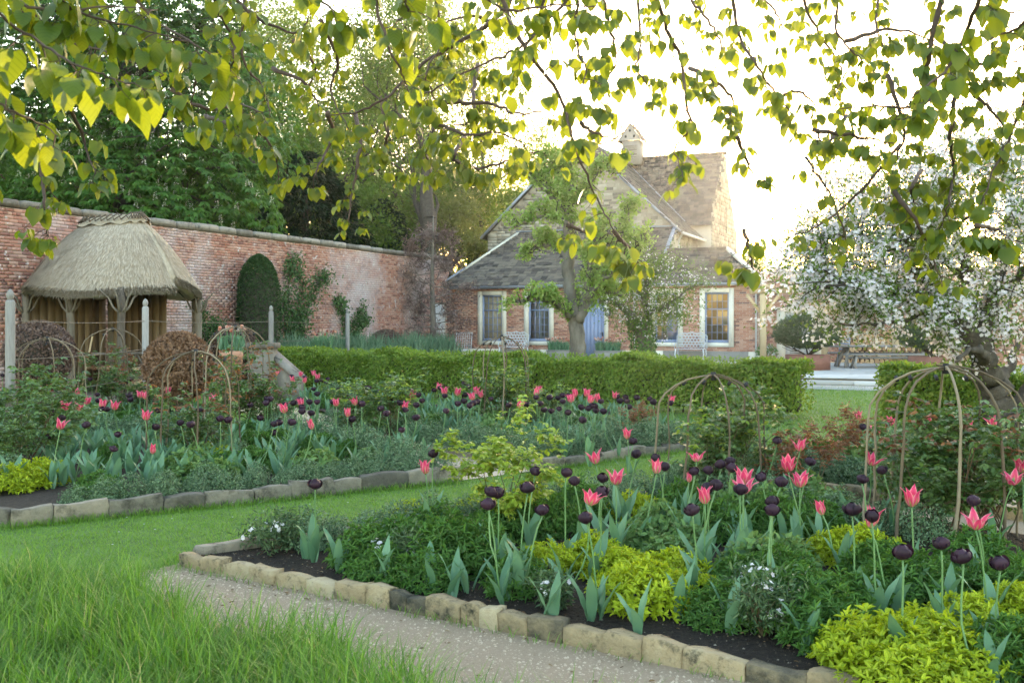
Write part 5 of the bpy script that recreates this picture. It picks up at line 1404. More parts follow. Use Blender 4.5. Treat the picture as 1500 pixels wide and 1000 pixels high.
def row(a, b, step, off, meshes, name, label, cat, s, group):
    a = np.array(a); b = np.array(b); L = np.linalg.norm(b - a); dv = (b - a) / L; nn = np.array((-dv[1], dv[0])); k = 0.1
    while k < L:
        p = a + dv * k + nn * (off + rgp.uniform(-.05, .05)); plant(meshes, name, label, cat, p[0], p[1], s * rgp.uniform(.85, 1.2), group); k += step * rgp.uniform(.85, 1.15)
g_ = 'low blue-green edging shrubs'
row((-3.6, 8.05), A2, .25, .24, GER, 'germander_shrub', 'low blue-green shrub in the edging row of the left rear bed', 'shrub', .8, g_ + ' of the left rear bed')
row((-3.0, 8.6), (-.9, 10.0), .42, .36, GER, 'germander_shrub', 'low blue-green shrub in the edging row of the left rear bed', 'shrub', .8, g_ + ' of the left rear bed')
row((.25, 10.9), B2, .25, .24, GER, 'germander_shrub', 'low blue-green shrub beside the central lawn strip', 'shrub', 1.1, g_ + ' beside the lawn strip')
row((.2, 11.1), (-2.8, 15.2), .34, .1, GER, 'germander_shrub', 'low blue-green shrub beside the inner gravel path', 'shrub', 1.15, g_ + ' beside the inner path')
row((-.75, 10.25), (-3.2, 14.0), .32, .2, GER, 'germander_shrub', 'low blue-green shrub beside the inner gravel path', 'shrub', 1.15, g_ + ' beside the inner path')
row((-1.6, 6.95), (1.95, 9.3), .24, -.2, GER, 'germander_shrub', 'low blue-green shrub in the front bed beside the lawn', 'shrub', .95, g_ + ' of the front bed')
row((2.0, 10.2), (3.3, 8.8), .26, .25, GER, 'germander_shrub', 'low blue-green shrub behind the buff edging stones', 'shrub', 1.15, g_ + ' of the far right bed')
row((1.5, 9.0), (3.2, 6.9), .3, -.1, GER, 'germander_shrub', 'low blue-green shrub at the far side of the front bed', 'shrub', .95, g_ + ' of the front bed')
# front bed mounds: pixel of the base centre, relative size
for px, py, s, z in ((800, 850, .85, 1), (870, 838, .95, 1), (940, 905, 1.15, 1), (985, 870, 1.0, 1), (905, 862, .9, 1), (930, 770, .9, 1.1), (1262, 838, 1.1, 1.1), (1225, 830, .9, 1), (600, 765, .7, 1),
                     (1290, 1000, 1.15, 1.1), (1350, 985, 1.1, 1.1), (1255, 985, .8, 1), (1420, 950, 1.0, 1), (1455, 985, 1.0, 1), (1500, 930, 1, 1), (690, 765, .7, 1), (1010, 890, .8, .9), (1330, 1040, 1.1, 1), (1400, 1015, 1, 1)):
    x, y = gp(px, py); plant(GLD, 'golden_marjoram', 'low lime-gold leafy mound in the front bed', 'plant', x, y, s, 'golden mounds of the front bed', z)
for px, py, s, z in ((535, 840, .95, 1.1), (590, 835, .95, 1.1), (650, 850, 1.0, 1.2), (700, 845, .95, 1.2), (640, 800, .9, 1.1), (730, 800, .9, 1.1), (770, 795, .95, 1.2), (810, 790, .9, 1.2), (850, 770, .9, 1.2),
                     (1180, 930, 1.05, 1.1), (1235, 925, .9, 1), (1330, 900, 1.05, 1), (1370, 890, .9, 1), (1290, 870, .9, 1.1), (1150, 880, .9, 1), (1480, 900, 1, 1), (1060, 800, .9, 1.2), (1130, 800, .9, 1.2), (1490, 1010, .9, 1), (1430, 860, 1, 1), (1000, 770, .9, 1.2), (1190, 790, .9, 1), (560, 862, .75, 1), (625, 872, .8, 1), (1060, 925, .8, 1), (760, 880, .75, 1), (1130, 915, .8, 1), (1215, 960, .9, 1), (1085, 880, .8, 1)):
    x, y = gp(px, py); plant(MND, 'phlox_mound', 'deep green narrow-leaved mound in the front bed', 'plant', x, y, s, 'green mounds of the front bed', z)
for px, py, s, z in ((965, 800, .85, 1.3), (930, 815, .8, 1.), (1000, 815, .8, 1.), (1110, 860, 1.0, .9), (1150, 850, .9, 1), (1090, 850, .8, .9), (1180, 740, .8, 1.2), (1130, 770, .8, 1.3), (1220, 770, .8, 1.2), (1070, 765, .8, 1.2), (980, 835, .8, .9)):
    x, y = gp(px, py); plant(SOF, 'soft_perennial', 'soft pale green lobed-leaf clump in the front bed', 'plant', x, y, s, 'soft green clumps of the front bed', z)
# rear beds filled at random inside their polygons
def inside(p, poly):
    c = False; j = len(poly) - 1
    for i in range(len(poly)):
        if (poly[i][1] > p[1]) != (poly[j][1] > p[1]) and p[0] < (poly[j][0] - poly[i][0]) * (p[1] - poly[i][1]) / (poly[j][1] - poly[i][1]) + poly[i][0]: c = not c
        j = i
    return c
def scatter(poly, n, mind=.0):
    xs = [p[0] for p in poly]; ys = [p[1] for p in poly]; out = []
    while len(out) < n:
        p = (rgp.uniform(min(xs), max(xs)), rgp.uniform(min(ys), max(ys)))
        c_ = (sum(xs) / len(xs), sum(ys) / len(ys)); p = (c_[0] + (p[0] - c_[0]) * .9, c_[1] + (p[1] - c_[1]) * .9)
        q = (c_[0] + (p[0] - c_[0]) / .88, c_[1] + (p[1] - c_[1]) / .88)
        if inside(q, poly) and abs(p[0]) < .53 * p[1] + .3: out.append(p)
    return out
for poly, nm, k in (([A1, A2, A3, A4], 'the left rear bed', 1.0), ([B1, B2, B3, B4], 'the far central bed', .8), ([D1, D2, D3, D4], 'the far right bed', .5)):
    for x, y in scatter(poly, int(14 * k)): plant(GER, 'germander_shrub', 'low blue-green shrub among the tulips of ' + nm, 'shrub', x, y, rgp.uniform(.9, 1.4), 'blue-green shrubs in ' + nm)
    for x, y in scatter(poly, int(34 * k)): plant(MND, 'phlox_mound', 'deep green narrow-leaved mound among the tulips of ' + nm, 'plant', x, y, rgp.uniform(.7, 1.0), 'green mounds in ' + nm)
    for x, y in scatter(poly, int(24 * k)): plant(SOF, 'soft_perennial', 'soft pale green clump among the tulips of ' + nm, 'plant', x, y, rgp.uniform(.8, 1.15), 'soft green clumps in ' + nm)
for px, py, s in ((40, 722, 1.1), (15, 728, 1.0), (70, 715, .9), (330, 690, .8), (305, 680, .8)):
    x, y = gp(px, py); plant(GLD, 'golden_marjoram', 'lime-gold leafy mound near the front edge of the left rear bed', 'plant', x, y, s, 'golden mounds of the left rear bed', 1.2)
# small white-flowered azaleas
def azalea(px, py, s, label, seed):
    rg = np.random.RandomState(seed); x, y = gp(px, py); t = thing('azalea', label, 'shrub', (x, y, .045), 0, None); m = MB(); tips = []
    for k in range(6): grow(m, (0, 0, 0), nrm(np.array((math.cos(k * 1.1) * .6, math.sin(k * 1.1) * .6, .9))), .17 * s, .008, 1, 2, rg, tips, 4, .7, .7, .1)
    m.build('stems', MT['cane'], t); m = MB(); leafy(m, tips, 9, .028 * s, .042, .012, rg, T_OVAL, -.1); tag(m.build('foliage', MT['azalea'], t), kind='stuff')
    m = MB(); blossom_clusters(m, [q + np.array((0, -.01, .03)) for q, _ in tips if rg.rand() < .07], 4, rg, .018, .017); tag(m.build('flowers', MT['white_petal'], t), kind='stuff')
azalea(403, 818, 1.15, 'small pale-leaved azalea at the corner of the front bed', 150); azalea(592, 850, 1.0, 'small azalea with most white flowers in front of dark green mounds', 151)
azalea(810, 905, .75, 'small sparse azalea in front of the golden mounds', 152); azalea(1118, 945, 1.2, 'taller white-budded azalea beside bare soil in the front bed', 153); azalea(1105, 900, .8, 'low white-flowered azalea behind the taller one', 154)
# roses
def rose_mesh(mat, mat2, h, w, ncane, seed, leafL=.042, per=2):
    rg = np.random.RandomState(seed); m = MB(); tips = []
    for k in range(ncane):
        a = rg.rand() * 6.3; grow(m, (rg.normal(0, .03), rg.normal(0, .03), 0), nrm(np.array((math.cos(a) * w, math.sin(a) * w, 1.))), h * rg.uniform(.75, 1.1), .009, 1, 3, rg, tips, 4, .42, .85, .05, .12, .4)
    st = m.mesh('canes', MT['cane']); out = []
    sel = [tips[i] for i in range(len(tips))]
    lo, hi = [], []
    for q, d in sel: (hi if (q[2] > h * .78 and rg.rand() < .32) else lo).append((q, d))
    for ts, mm in ((lo, mat), (hi, mat2)):
        m = MB()
        if not ts: ts = lo[:1]
        for q_i in range(per):
            C = np.array([q for q, _ in ts]) + rg.normal(0, .03, (len(ts), 3)); n = len(C); ax = nrm(sph(n, rg) * np.array((1, 1, .5)) + np.array((0, 0, .1))); sd_ = nrm(np.cross(ax, np.array((0, 0, 1.)))); rr = rg.rand(n)
            for along, side in ((.9, 0), (.55, .8), (.55, -.8), (.25, .8), (.25, -.8)):
                m.leaves(C + ax * along * .07, ax * (1 if side == 0 else .45) + sd_ * side + np.array((0, 0, -.25)), np.array((0, 0, 1.)) + rg.normal(0, .3, (n, 3)), leafL * (.8 + .4 * rg.rand(n)), leafL * .72, T_OVAL, rr)
        out.append(m.mesh('foliage', MT[mm]))
    return st, out
RG = [rose_mesh('rose', 'rose', .95, .5, 7, 160, .062, 1), rose_mesh('rose', 'rose_red', 1.0, .45, 7, 161, .058, 1), rose_mesh('rose_lime', 'rose_lime', 1.0, .16, 5, 162, .062), rose_mesh('rose_red', 'rose_red', .8, .55, 4, 163, .045, 1), rose_mesh('rose', 'rose_lime', .85, .55, 7, 164, .06, 1)]
def rose(kind, x, y, s, label, group=None, zs=1.0):
    t = thing('rose_bush', label, 'rose bush', (x, y, .04), rgp.uniform(0, 6), group); st, fo = RG[kind]
    s *= .76; t.scale = (s, s, s * zs); link('canes', st, t); tag(link('foliage', fo[0], t), kind='stuff'); tag(link('young_shoots', fo[1], t), kind='stuff')
for (x, y, zt), k, s, lab in zip(DOMES, (1, 1, 1, 1, 4, 4, 1), (.8, 1.2, 1.0, 1.3, 1.15, 1.0, 1.05),
        ('sparse rose inside the low hazel dome by the grey-brown bush', 'rose with red shoots inside the dome before the shelter', 'dark rose with red-tinged shoots inside the dome by the brown clipped bush', 'coppery rose filling the tallest hazel dome', 'pale-tipped rose inside the solitary dome before the hedge', 'green rose filling the dome beside the lawn strip', 'dark glossy rose filling the large dome by the apple trunk')):
    rose(k, x + .02, y, s, lab)
x, y, _ = DOMES[6]; rose(0, x + .35, y + .25, 1.0, 'glossy green rose at the right side of the large dome'); rose(0, x - .1, y + .5, .95, 'glossy green rose behind the large dome')
x, y, _ = DOMES[5]; rose(0, x + .2, y + .3, 1.0, 'leafy green rose behind the dome beside the lawn strip')
rose(2, *gp(735, 800), .84, 'yellow-green young rose standing in the front bed by the lawn', None, 1.0)
rose(3, *gp(1185, 735), .95, 'copper-leaved rose with sparse arching shoots beside the far lawn gap'); rose(3, *gp(1255, 705), 1.0, 'tall thin copper rose shoot beside the far lawn gap')
rose(4, *gp(570, 650), 1.05, 'pale leafy rose in front of the hedge in the far bed'); rose(4, *gp(520, 640), .9, 'pale low rose left of the leafy rose before the hedge')
rose(0, *gp(40, 690), 1.0, 'dense green rose at the left of the rear bed'); rose(0, *gp(5, 670), 1.1, 'green rose at the far left end of the rear bed'); rose(1, *gp(215, 620), 1.0, 'rose between the two left hazel domes')
rose(0, *gp(10, 705), .7, 'low green rose beside the golden mound'); rose(3, *gp(935, 650), .75, 'low copper-tinted rose at the end of the far bed before the hedge'); rose(1, *gp(390, 640), .9, 'red-tipped rose beside the tallest hazel dome')
rose(4, *gp(790, 640), .8, 'yellow-tipped low rose right of the solitary dome'); rose(0, *gp(1470, 790), .95, 'green rose at the right edge of the front bed')

# ------------------------------------------------------------------ tulips
def petal_mesh(name, mat, prof_r, prof_w, h, nt_=6, ns=4, cup=.35, ang=0.0, many=None):
    V = []; PS = []; PT = []; F = []
    for (aa, sc) in (many or [(ang, 1.0)]):
        b = len(V)
        for i in range(nt_ + 1):
            t_ = i / nt_; R_ = np.interp(t_, np.linspace(0, 1, len(prof_r)), prof_r) * sc; w = np.interp(t_, np.linspace(0, 1, len(prof_w)), prof_w) * sc
            for j in range(ns + 1):
                s = -1 + 2 * j / ns; y = s * w; x = R_ - cup * y * y / max(R_, .012) * .9 + .0015 * math.sin(s * 5 + i)
                V.append((x * math.cos(aa) - y * math.sin(aa), x * math.sin(aa) + y * math.cos(aa), h * t_ * (1 - .04 * s * s))); PS.append(abs(s)); PT.append(t_)
        F += [(b + i * (ns + 1) + j, b + i * (ns + 1) + j + 1, b + (i + 1) * (ns + 1) + j + 1, b + (i + 1) * (ns + 1) + j) for i in range(nt_) for j in range(ns)]
    m = MB(); m.add(V, F); me = m.mesh(name, mat, True)
    for nm, dat in (('ps', PS), ('pt', PT)):
        at = me.attributes.new(nm, 'FLOAT', 'POINT'); at.data.foreach_set('value', np.array(dat, np.float32))
    return me
PINK = [((.008, .022, .027, .027, .033, .050), (.005, .017, .020, .016, .011, .0015), .078), ((.008, .020, .025, .024, .025, .033), (.005, .016, .020, .018, .012, .002), .082)]
BLK = ((.008, .026, .035, .038, .036, .025), (.006, .020, .029, .032, .029, .014), .064)
BLKI = ((.006, .018, .025, .028, .026, .012), (.005, .016, .021, .023, .021, .010), .066)
a6 = [i * math.pi / 3 for i in range(6)]
PET = {'pink0': petal_mesh('petal', MT['pink_petal'], *PINK[0]), 'pink1': petal_mesh('petal', MT['pink_petal'], *PINK[1]), 'black': petal_mesh('petal', MT['black_petal'], *BLK)}
many = [(a + (.15 if i % 2 else 0), 1.0 if i % 2 else .86) for i, a in enumerate(a6)]
FARF = {'pink0': petal_mesh('flower', MT['pink_petal'], *PINK[0], 5, 2, .35, 0, many), 'pink1': petal_mesh('flower', MT['pink_petal'], *PINK[1], 5, 2, .35, 0, many), 'black': petal_mesh('flower', MT['black_petal'], *BLK, 5, 3, .35, 0, many)}
INNER = petal_mesh('inner_petals', MT['black_petal'], *BLKI, 5, 3, .35, 0, [(a + .5, 1) for a in a6])
m = MB(); m.tube([(0, 0, -.004), (0, 0, .02), (0, 0, .035)], [.006, .007, .003], 6); OVARY = m.mesh('flower', MT['tulip_stem'])
TL_ = []
rgt = np.random.RandomState(200)
def tleaf(seed):
    rg = np.random.RandomState(seed); m = MB(); n = 9; L = 1.0; V = []; F = []
    bend = rg.uniform(.25, .8); tw = rg.uniform(-.5, .5)
    for i in range(n):
        t_ = i / (n - 1); w = .105 * math.sin(math.pi * min(t_ * .92 + .08, 1)) ** .75 * (1.15 - .35 * t_); cx = .10 * t_ + bend * .42 * t_ ** 2.4; cz = t_ * L * (1 - .22 * bend * t_ ** 2); tt = tw * t_
        for s in (-1, 0, 1):
            yy = s * w * math.cos(tt); xx = abs(s) * w * -.35 + s * w * math.sin(tt) * .6 + .012 * math.sin(i * 1.9 + s * 2); V.append((cx + xx, yy, cz))
        if i: F += [((i - 1) * 3 + k, (i - 1) * 3 + k + 1, i * 3 + k + 1, i * 3 + k) for k in (0, 1)]
    m.add(V, F); return m.mesh('leaf', MT['tulip_leaf'], True)
TL_ = [tleaf(210 + i) for i in range(7)]
STEMS = {}
def stem_mesh(h, lean):
    k = (round(h, 2), round(lean, 2))
    if k not in STEMS:
        m = MB(); P = [(lean * (t_ ** 1.5 if lean < .15 else 1 - (1 - t_) ** 1.6) + (.006 + lean * .08) * math.sin(t_ * 5), (lean * .12) * math.sin(t_ * 4), h * t_) for t_ in np.linspace(0, 1, 7)]; m.tube(P, np.linspace(.0055, .0042, 7), 6); STEMS[k] = (m.mesh('stem', MT['tulip_stem'], True), P[-1])
    return STEMS[k]
def tulip(px, py, kind, bedn):
    zh = .58 + rgt.uniform(-.04, .05); 
    if py > 780: zh -= .03
    if py > 626 and bedn == 'the left rear bed': zh = .40
    if kind == 'B': zh = min(zh, .44)
    d = FPX * (CH - zh) / (py - HOR); x = (px - 750) / FPX * d; near = d < 9.8
    lean = round(rgt.choice((.02, .05, .09, .14, .2, .26)), 2); rz = rgt.uniform(0, 6.3); hh = round(zh - .07, 2)
    hh = round(hh / .03) * .03; st, top = stem_mesh(hh, lean)
    bx, by = x - lean * math.cos(rz), d - lean * math.sin(rz)
    col = {'K': 'blackish purple', 'P': 'pink flared', 'B': 'closed pink'}[kind]
    lb = '%s tulip nearest %s%s' % (col, near_label(bx, by, FRONT if 'front bed' in bedn else REAR), ', front bed' if 'front bed' in bedn else '')
    t = thing('tulip', lb, 'tulip', (bx, by, .045), rz, lb)
    link('stem', st, t); key = 'black' if kind == 'K' else ('pink1' if kind == 'B' else 'pink%d' % (rgt.rand() < .2)); s = rgt.uniform(.92, 1.12)
    s *= {'K': .95, 'P': 1.32, 'B': 1.0}[kind]
    tilt = (rgt.uniform(-.15, .15), lean * 1.5 + rgt.uniform(-.1, .1), rgt.uniform(0, 6))
    op = rgt.uniform(-.16, .22) if kind != 'B' else -.12
    if near:
        f = link('flower', OVARY, t, top); f.rotation_euler = tilt; f.scale = (s, s, s)
        for i in range(6):
            o = link('petal', PET[key], f); o.rotation_euler = (rgt.uniform(-.06, .06), (op + rgt.uniform(-.10, .12)) * (1 if kind == 'P' else .8) + (.06 if kind == 'K' else 0), a6[i] + (.12 if i % 2 else 0) + rgt.uniform(-.08, .08)); q = 1.0 if i % 2 else .9; o.scale = (q, q * rgt.uniform(.9, 1.1), q * rgt.uniform(.88, 1.08))
        if kind == 'K': link('inner_petals', INNER, f)
    else:
        f = link('flower', FARF[key], t, top); f.rotation_euler = tilt; f.scale = (s * 1.05, s * 1.05, s * 1.05)
    for i in range(3 if near else 4):
        o = link('leaf', TL_[rgt.randint(7)], t); q = rgt.uniform(.24, .38) * (1.0 if i < 2 else .8); o.scale = (q, q * rgt.uniform(.8, 1.2), q); o.rotation_euler = (rgt.uniform(-.1, .1), rgt.uniform(.0, .3), i * 2.2 + rgt.uniform(-.5, .5)); o.location = (0, 0, .0 if i < 2 else .06)
KF = [(635,668),(782,690),(773,713),(708,717),(728,725),(713,742),(799,744),(841,705),(875,698),(887,722),(857,757),(930,668),(957,674),(975,682),(1015,686),(1042,688),(1057,681),(1066,676),(1073,684),(1049,708),(1038,713),(1019,749),(1084,717),(830,696),(742,653),(463,712),
      (1131,732),(1120,745),(1115,702),(1146,705),(1187,678),(1245,750),(1274,757),(1320,807),(1401,812),(1377,800),(1467,823),(1432,734),(1259,701),(1299,687),(929,647)]
PF = [(623,689),(870,672),(902,705),(871,733),(918,640),(961,687),(1019,668),(1032,731),(1093,700),(1091,716),(1153,687),(1174,708),(1174,657),(1269,766),(1337,734),(1427,771),(1283,673),(1493,687),(1488,705)]
BF = [(1011,699),(1200,745)]
KD = [(1138,646),(1269,662),(1268,627),(1342,631),(1352,625),(1371,628),(1390,629),(1447,625)]
PD_ = [(1257,612),(1283,631),(1306,620),(1362,621),(1419,623),(1459,621)]
KA = [(29,575),(45,558),(4,550),(57,583),(79,604),(91,614),(130,624),(72,640),(1,636),(100,556),(104,569),(112,552),(119,586),(131,557),(143,577),(148,588),(147,603),(155,599),(171,637),(164,657),(184,561),(192,558),(188,582),(194,587),(226,602),(228,625),(238,552),(255,600),(264,619),(280,621),(293,604),
      (327,613),(333,615),(378,612),(366,594),(390,586),(391,592),(400,584),(428,592),(418,593),(439,586),(438,598),(444,602),(454,591),(454,607),(466,588),(402,621),(410,619),(404,634),(429,618),(488,588),(511,582),(530,594),(519,616),(461,569),(467,578),(466,559),(428,552),(447,552),(479,555),(477,560),(471,557),(587,630)]
PA_ = [(13,552),(68,551),(76,573),(91,599),(86,622),(115,577),(118,599),(126,588),(148,594),(168,599),(215,610),(204,581),(213,583),(212,549),(226,546),(242,563),(249,573),(260,552),(442,591),(418,602),(460,622),(494,592),(518,591),(508,607),(429,558),(438,549),(446,559),(459,549),(466,553),(408,548),(314,587)]
BA = [(223,660)]
KB = [(510,564),(520,571),(497,571),(538,567),(543,567),(553,574),(557,597),(567,606),(573,583),(584,589),(590,602),(609,595),(614,580),(619,587),(611,611),(639,570),(645,570),(650,579),(656,601),(670,593),(682,579),(681,589),(687,594),(695,592),(700,590),(679,562),(687,568),(719,584),(744,594),(773,593),(786,581),(793,591),(798,599),(797,578),
      (809,582),(817,583),(823,581),(832,579),(825,590),(807,601),(821,598),(834,604),(850,597),(863,600),(872,594),(865,595),(876,602),(881,603),(880,590),(853,615),(904,582),(908,589),(919,582),(918,590),(922,598),(930,584),(950,584),(958,589),(981,591)]
PB_ = [(592,595),(599,585),(605,580),(641,567),(652,576),(670,578),(693,582),(704,580),(696,573),(757,597),(790,571),(782,576),(835,587),(844,579),(840,586),(860,580),(866,586),(879,586),(901,582),(984,588)]
for L_, k_, b_ in ((KF, 'K', 'the front bed'), (PF, 'P', 'the front bed'), (BF, 'B', 'the front bed'), (KD, 'K', 'the bed behind the large hazel dome'), (PD_, 'P', 'the bed behind the large hazel dome'),
                   (KA, 'K', 'the left rear bed'), (PA_, 'P', 'the left rear bed'), (BA, 'B', 'the left rear bed'), (KB, 'K', 'the far bed before the hedge'), (PB_, 'P', 'the far bed before the hedge')):
    for px, py in L_: tulip(px, py, k_, b_)
# leaf-only tulips
def tulip_leaves(x, y, s, label, group, n=4):
    lb = 'flowerless tulip leaf clump nearest ' + near_label(x, y, FRONT if 'front bed' in label else REAR) + (', front bed' if 'front bed' in label else '')
    t = thing('tulip_foliage', lb, 'tulip leaves', (x, y, .045), rgt.uniform(0, 6), lb)
    for i in range(n):
        o = link('leaf', TL_[rgt.randint(7)], t); q = s * rgt.uniform(.22, .34); o.scale = (q, q * rgt.uniform(.8, 1.2), q); o.rotation_euler = (rgt.uniform(-.1, .1), rgt.uniform(.05, .35), i * 6.28 / n + rgt.uniform(-.5, .5)); o.location = (rgt.uniform(-.03, .03), rgt.uniform(-.03, .03), 0)
for px, py in ((450, 830), (635, 880), (690, 880), (735, 890), (860, 925), (1000, 920), (1025, 885), (1330, 900), (1010, 780), (880, 800), (1120, 790), (1165, 830), (1290, 780), (1440, 1000), (1405, 960), (1390, 920), (1060, 850), (1090, 810), (720, 830), (760, 860), (800, 930), (930, 950), (1075, 940), (560, 870), (660, 890), (1180, 975), (500, 850)):
    x, y = gp(px, py); tulip_leaves(x, y, 1.0, 'flowerless tulip leaf clump in the front bed', 'tulip leaf clumps of the front bed', 3)
for poly, nm, k in (([A1, A2, A3, A4], 'the left rear bed', 170), ([B1, B2, B3, B4], 'the far bed before the hedge', 170), ([D1, D2, D3, D4], 'the far right bed', 14)):
    for x, y in scatter(poly, k): tulip_leaves(x, y, 1.15, 'flowerless tulip leaf clump in ' + nm, 'tulip leaf clumps of ' + nm, 5)

# ------------------------------------------------------------------ lime tree overhead
rgl = np.random.RandomState(300)
LEAFV = []
LTS = []
for v in range(7):
    m = MB(); T = (T_LIME[0].copy(), T_LIME[1]); T[0][1:] += rgl.normal(0, .028, T[0][1:].shape); T[0][:, 2] += np.array([0, .02, 0, -.03 * v, .02, .05, .02, -.05, .02, .03, -.02 * v, -.06]); T[0][:, 2] -= (.07 * v - .12) * np.abs(T[0][:, 1]); LTS.append(T)
    m.leaves(np.zeros((1, 3)), np.array((1., 0, 0)), np.array((0, 0, 1.)), 1.0, 1.0, T, 0.0); LEAFV.append(m.mesh('leaf', MT['lime'], True))
TR = np.array((-4.6, -1.2, 0))
lt = thing('lime_tree', 'lime tree whose drooping twigs of backlit yellow-green leaves hang across the top', 'tree', TR)
m = MB(); m.tube([(0, 0, 0), (.1, 0, 1.5), (.2, .1, 3.2), (.4, .3, 5.0), (.6, .5, 7.5)], [.38, .3, .27, .2, .08], 12)
LIMBS = []
for tgt in ((.6, 4.2, 4.3), (4.2, 5.5, 5.0), (8.5, 6.2, 5.5), (3.0, 9.0, 6.6), (8.0, 10.5, 7.2), (1.5, 10.5, 7.0), (11.5, 9.0, 6.8), (-.3, 2.8, 3.6)):
    s = np.array((.3, .2, rgl.uniform(3.3, 4.6))); e = np.array(tgt); mid = (s + e) / 2 + np.array((0, 0, .7))
    P = np.array([(1 - t_) ** 2 * s + 2 * t_ * (1 - t_) * mid + t_ * t_ * e for t_ in np.linspace(0, 1, 14)]); P[1:-1] += rgl.normal(0, .04, (12, 3)); m.tube(P, np.linspace(.11, .018, 14), 7); LIMBS.append(P)
m.build('trunk', MT['bark_dark'], lt, True)
LIMB = np.concatenate(LIMBS)
LEAFS = []     # position, direction, normal, length
def strand(pts, size, step=26, r0=.010, nl=(4, 7), curl=1.0):
    """pts: image positions along the twig, size: leaf width in photo pixels (sets the distance)"""
    size *= .71 if size < 50 else .74
    d = .082 * FPX / size * rgl.uniform(.95, 1.05)
    P = np.array([pt(px, py, d + rgl.uniform(-.05, .05) * d) for px, py in pts]); P0 = P[0]
    dd = np.linalg.norm(LIMB + TR - P0, axis=1); b = LIMB[dd.argmin()] + TR
    if pts[0][1] < 5 or pts[0][0] < 0 or pts[0][0] > 1500: P = np.concatenate([[b, (b + P0) / 2 + np.array((0, 0, .12))], P]); k0 = 2
    else: k0 = 0
    T = np.linspace(0, len(P) - 1, (len(P) - 1) * 6 + 1); Q = np.stack([np.interp(T, range(len(P)), P[:, k]) for k in range(3)], 1)
    for _ in range(5): Q[1:-1] = .25 * Q[:-2] + .5 * Q[1:-1] + .25 * Q[2:]
    Q[1:-1] += rgl.normal(0, .0025 * d / 3, Q[1:-1].shape)
    rr = np.linspace(r0, .0022, len(Q)) * max(d / 4, .55); mb = MB(); mb.tube(Q, rr, 6); mb.build('branch', MT['twig'], lt, True)
    seg = np.linalg.norm(np.diff(Q, axis=0), axis=1); cum = np.concatenate([[0], np.cumsum(seg)]); start = cum[k0 * 6]
    stp_ = step * .82 / FPX * d; s = start + stp_ * .5; tw = MB()
    while s < cum[-1] + stp_ * .3:
        c = np.array([np.interp(min(s, cum[-1]), cum, Q[:, k]) for k in range(3)])
        # short side twig carrying a drooping fan of leaves
        tip = c + np.array((rgl.normal(0, .05), rgl.normal(0, .05), -.02 - .05 * rgl.rand())) * curl * max(d / 5, .7)
        tw.tube([c, (c + tip) / 2 + np.array((0, 0, .008)), tip], [.003, .0022, .0016], 4)
        n = rgl.randint(*nl); az0 = rgl.rand() * 6.3
        for i in range(n):
            a = az0 + i * 2.4 + rgl.uniform(-.3, .3); o = np.array((math.cos(a), math.sin(a), 0)); L_ = rgl.uniform(.05, .098) * (1.0 if i < 3 else .7)
            st = tip + o * .012 + np.array((0, 0, -.012 * (i % 3))); pe = st + o * .02 + np.array((0, 0, -.008))
            tw.tube([tip, pe], [.0014, .001], 3)
            LEAFS.append((pe, nrm(o * rgl.uniform(.15, 1.1) + np.array((0, 0, -1.0)) + rgl.normal(0, .18, 3)), nrm(o + np.array((0, 0, rgl.uniform(.2, .7))) + rgl.normal(0, .15, 3)), L_, d))
        s += stp_ * rgl.uniform(.7, 1.3)
    if tw.n: tag(tw.build('twigs', MT['twig'], lt), kind='stuff')
S = strand
# left, close to the camera
S([(-30, 10), (50, 55), (105, 95), (160, 112), (190, 125)], 58, 62, .010); S([(-30, 140), (20, 165), (70, 185), (85, 200)], 62, 60); S([(-20, 60), (15, 120), (5, 165)], 52, 55)
S([(60, -10), (130, 25), (215, 45), (280, 62)], 46, 46); S([(180, -10), (240, 40), (300, 72), (330, 100)], 40, 40); S([(60, 225), (62, 270), (66, 310), (70, 345)], 30, 22)
S([(100, 150), (125, 210), (140, 255)], 28, 24); S([(230, 55), (290, 100), (280, 150)], 30, 28); S([(300, -10), (340, 50), (345, 90), (320, 130)], 30, 28); S([(-10, 250), (8, 262)], 28, 20)
S([(330, -10), (380, 30), (440, 55), (455, 20)], 28, 40, .014); S([(300, 170), (345, 185), (380, 190), (405, 230), (410, 260)], 24, 18); S([(250, 130), (300, 165), (350, 150), (385, 165)], 26, 20)
S([(110, -10), (150, 60), (120, 120)], 34, 36); S([(0, -10), (60, 20), (140, 8), (230, 15)], 44, 44); S([(360, -10), (350, 90), (390, 130), (395, 170)], 24, 24); S([(20, -10), (90, 60), (170, 80), (240, 110)], 36, 36)
# middle
S([(545, -10), (565, 60), (590, 110), (600, 140)], 40, 60, .012); S([(460, -10), (480, 10), (505, 25)], 44, 36); S([(590, -10), (600, 20), (580, 30)], 46, 40)
S([(760, -10), (720, 35), (670, 65), (620, 90), (560, 150), (520, 165), (480, 170)], 24, 24, .014); S([(850, -10), (800, 30), (770, 70), (700, 95), (640, 130), (600, 145)], 26, 26)
S([(480, 165), (490, 200), (470, 235), (460, 260)], 20, 17); S([(520, 165), (530, 220), (515, 280), (510, 325)], 18, 14); S([(600, 140), (640, 180), (680, 200), (730, 190), (770, 215)], 24, 22); S([(560, 150), (570, 200), (560, 230), (590, 250)], 18, 15)
S([(640, 180), (620, 215), (630, 250)], 20, 16); S([(700, 95), (690, 140), (700, 175), (650, 190)], 22, 20); S([(680, 200), (660, 235), (700, 250), (740, 235), (790, 222)], 20, 15); S([(720, 35), (690, 20), (640, 40)], 22, 22)
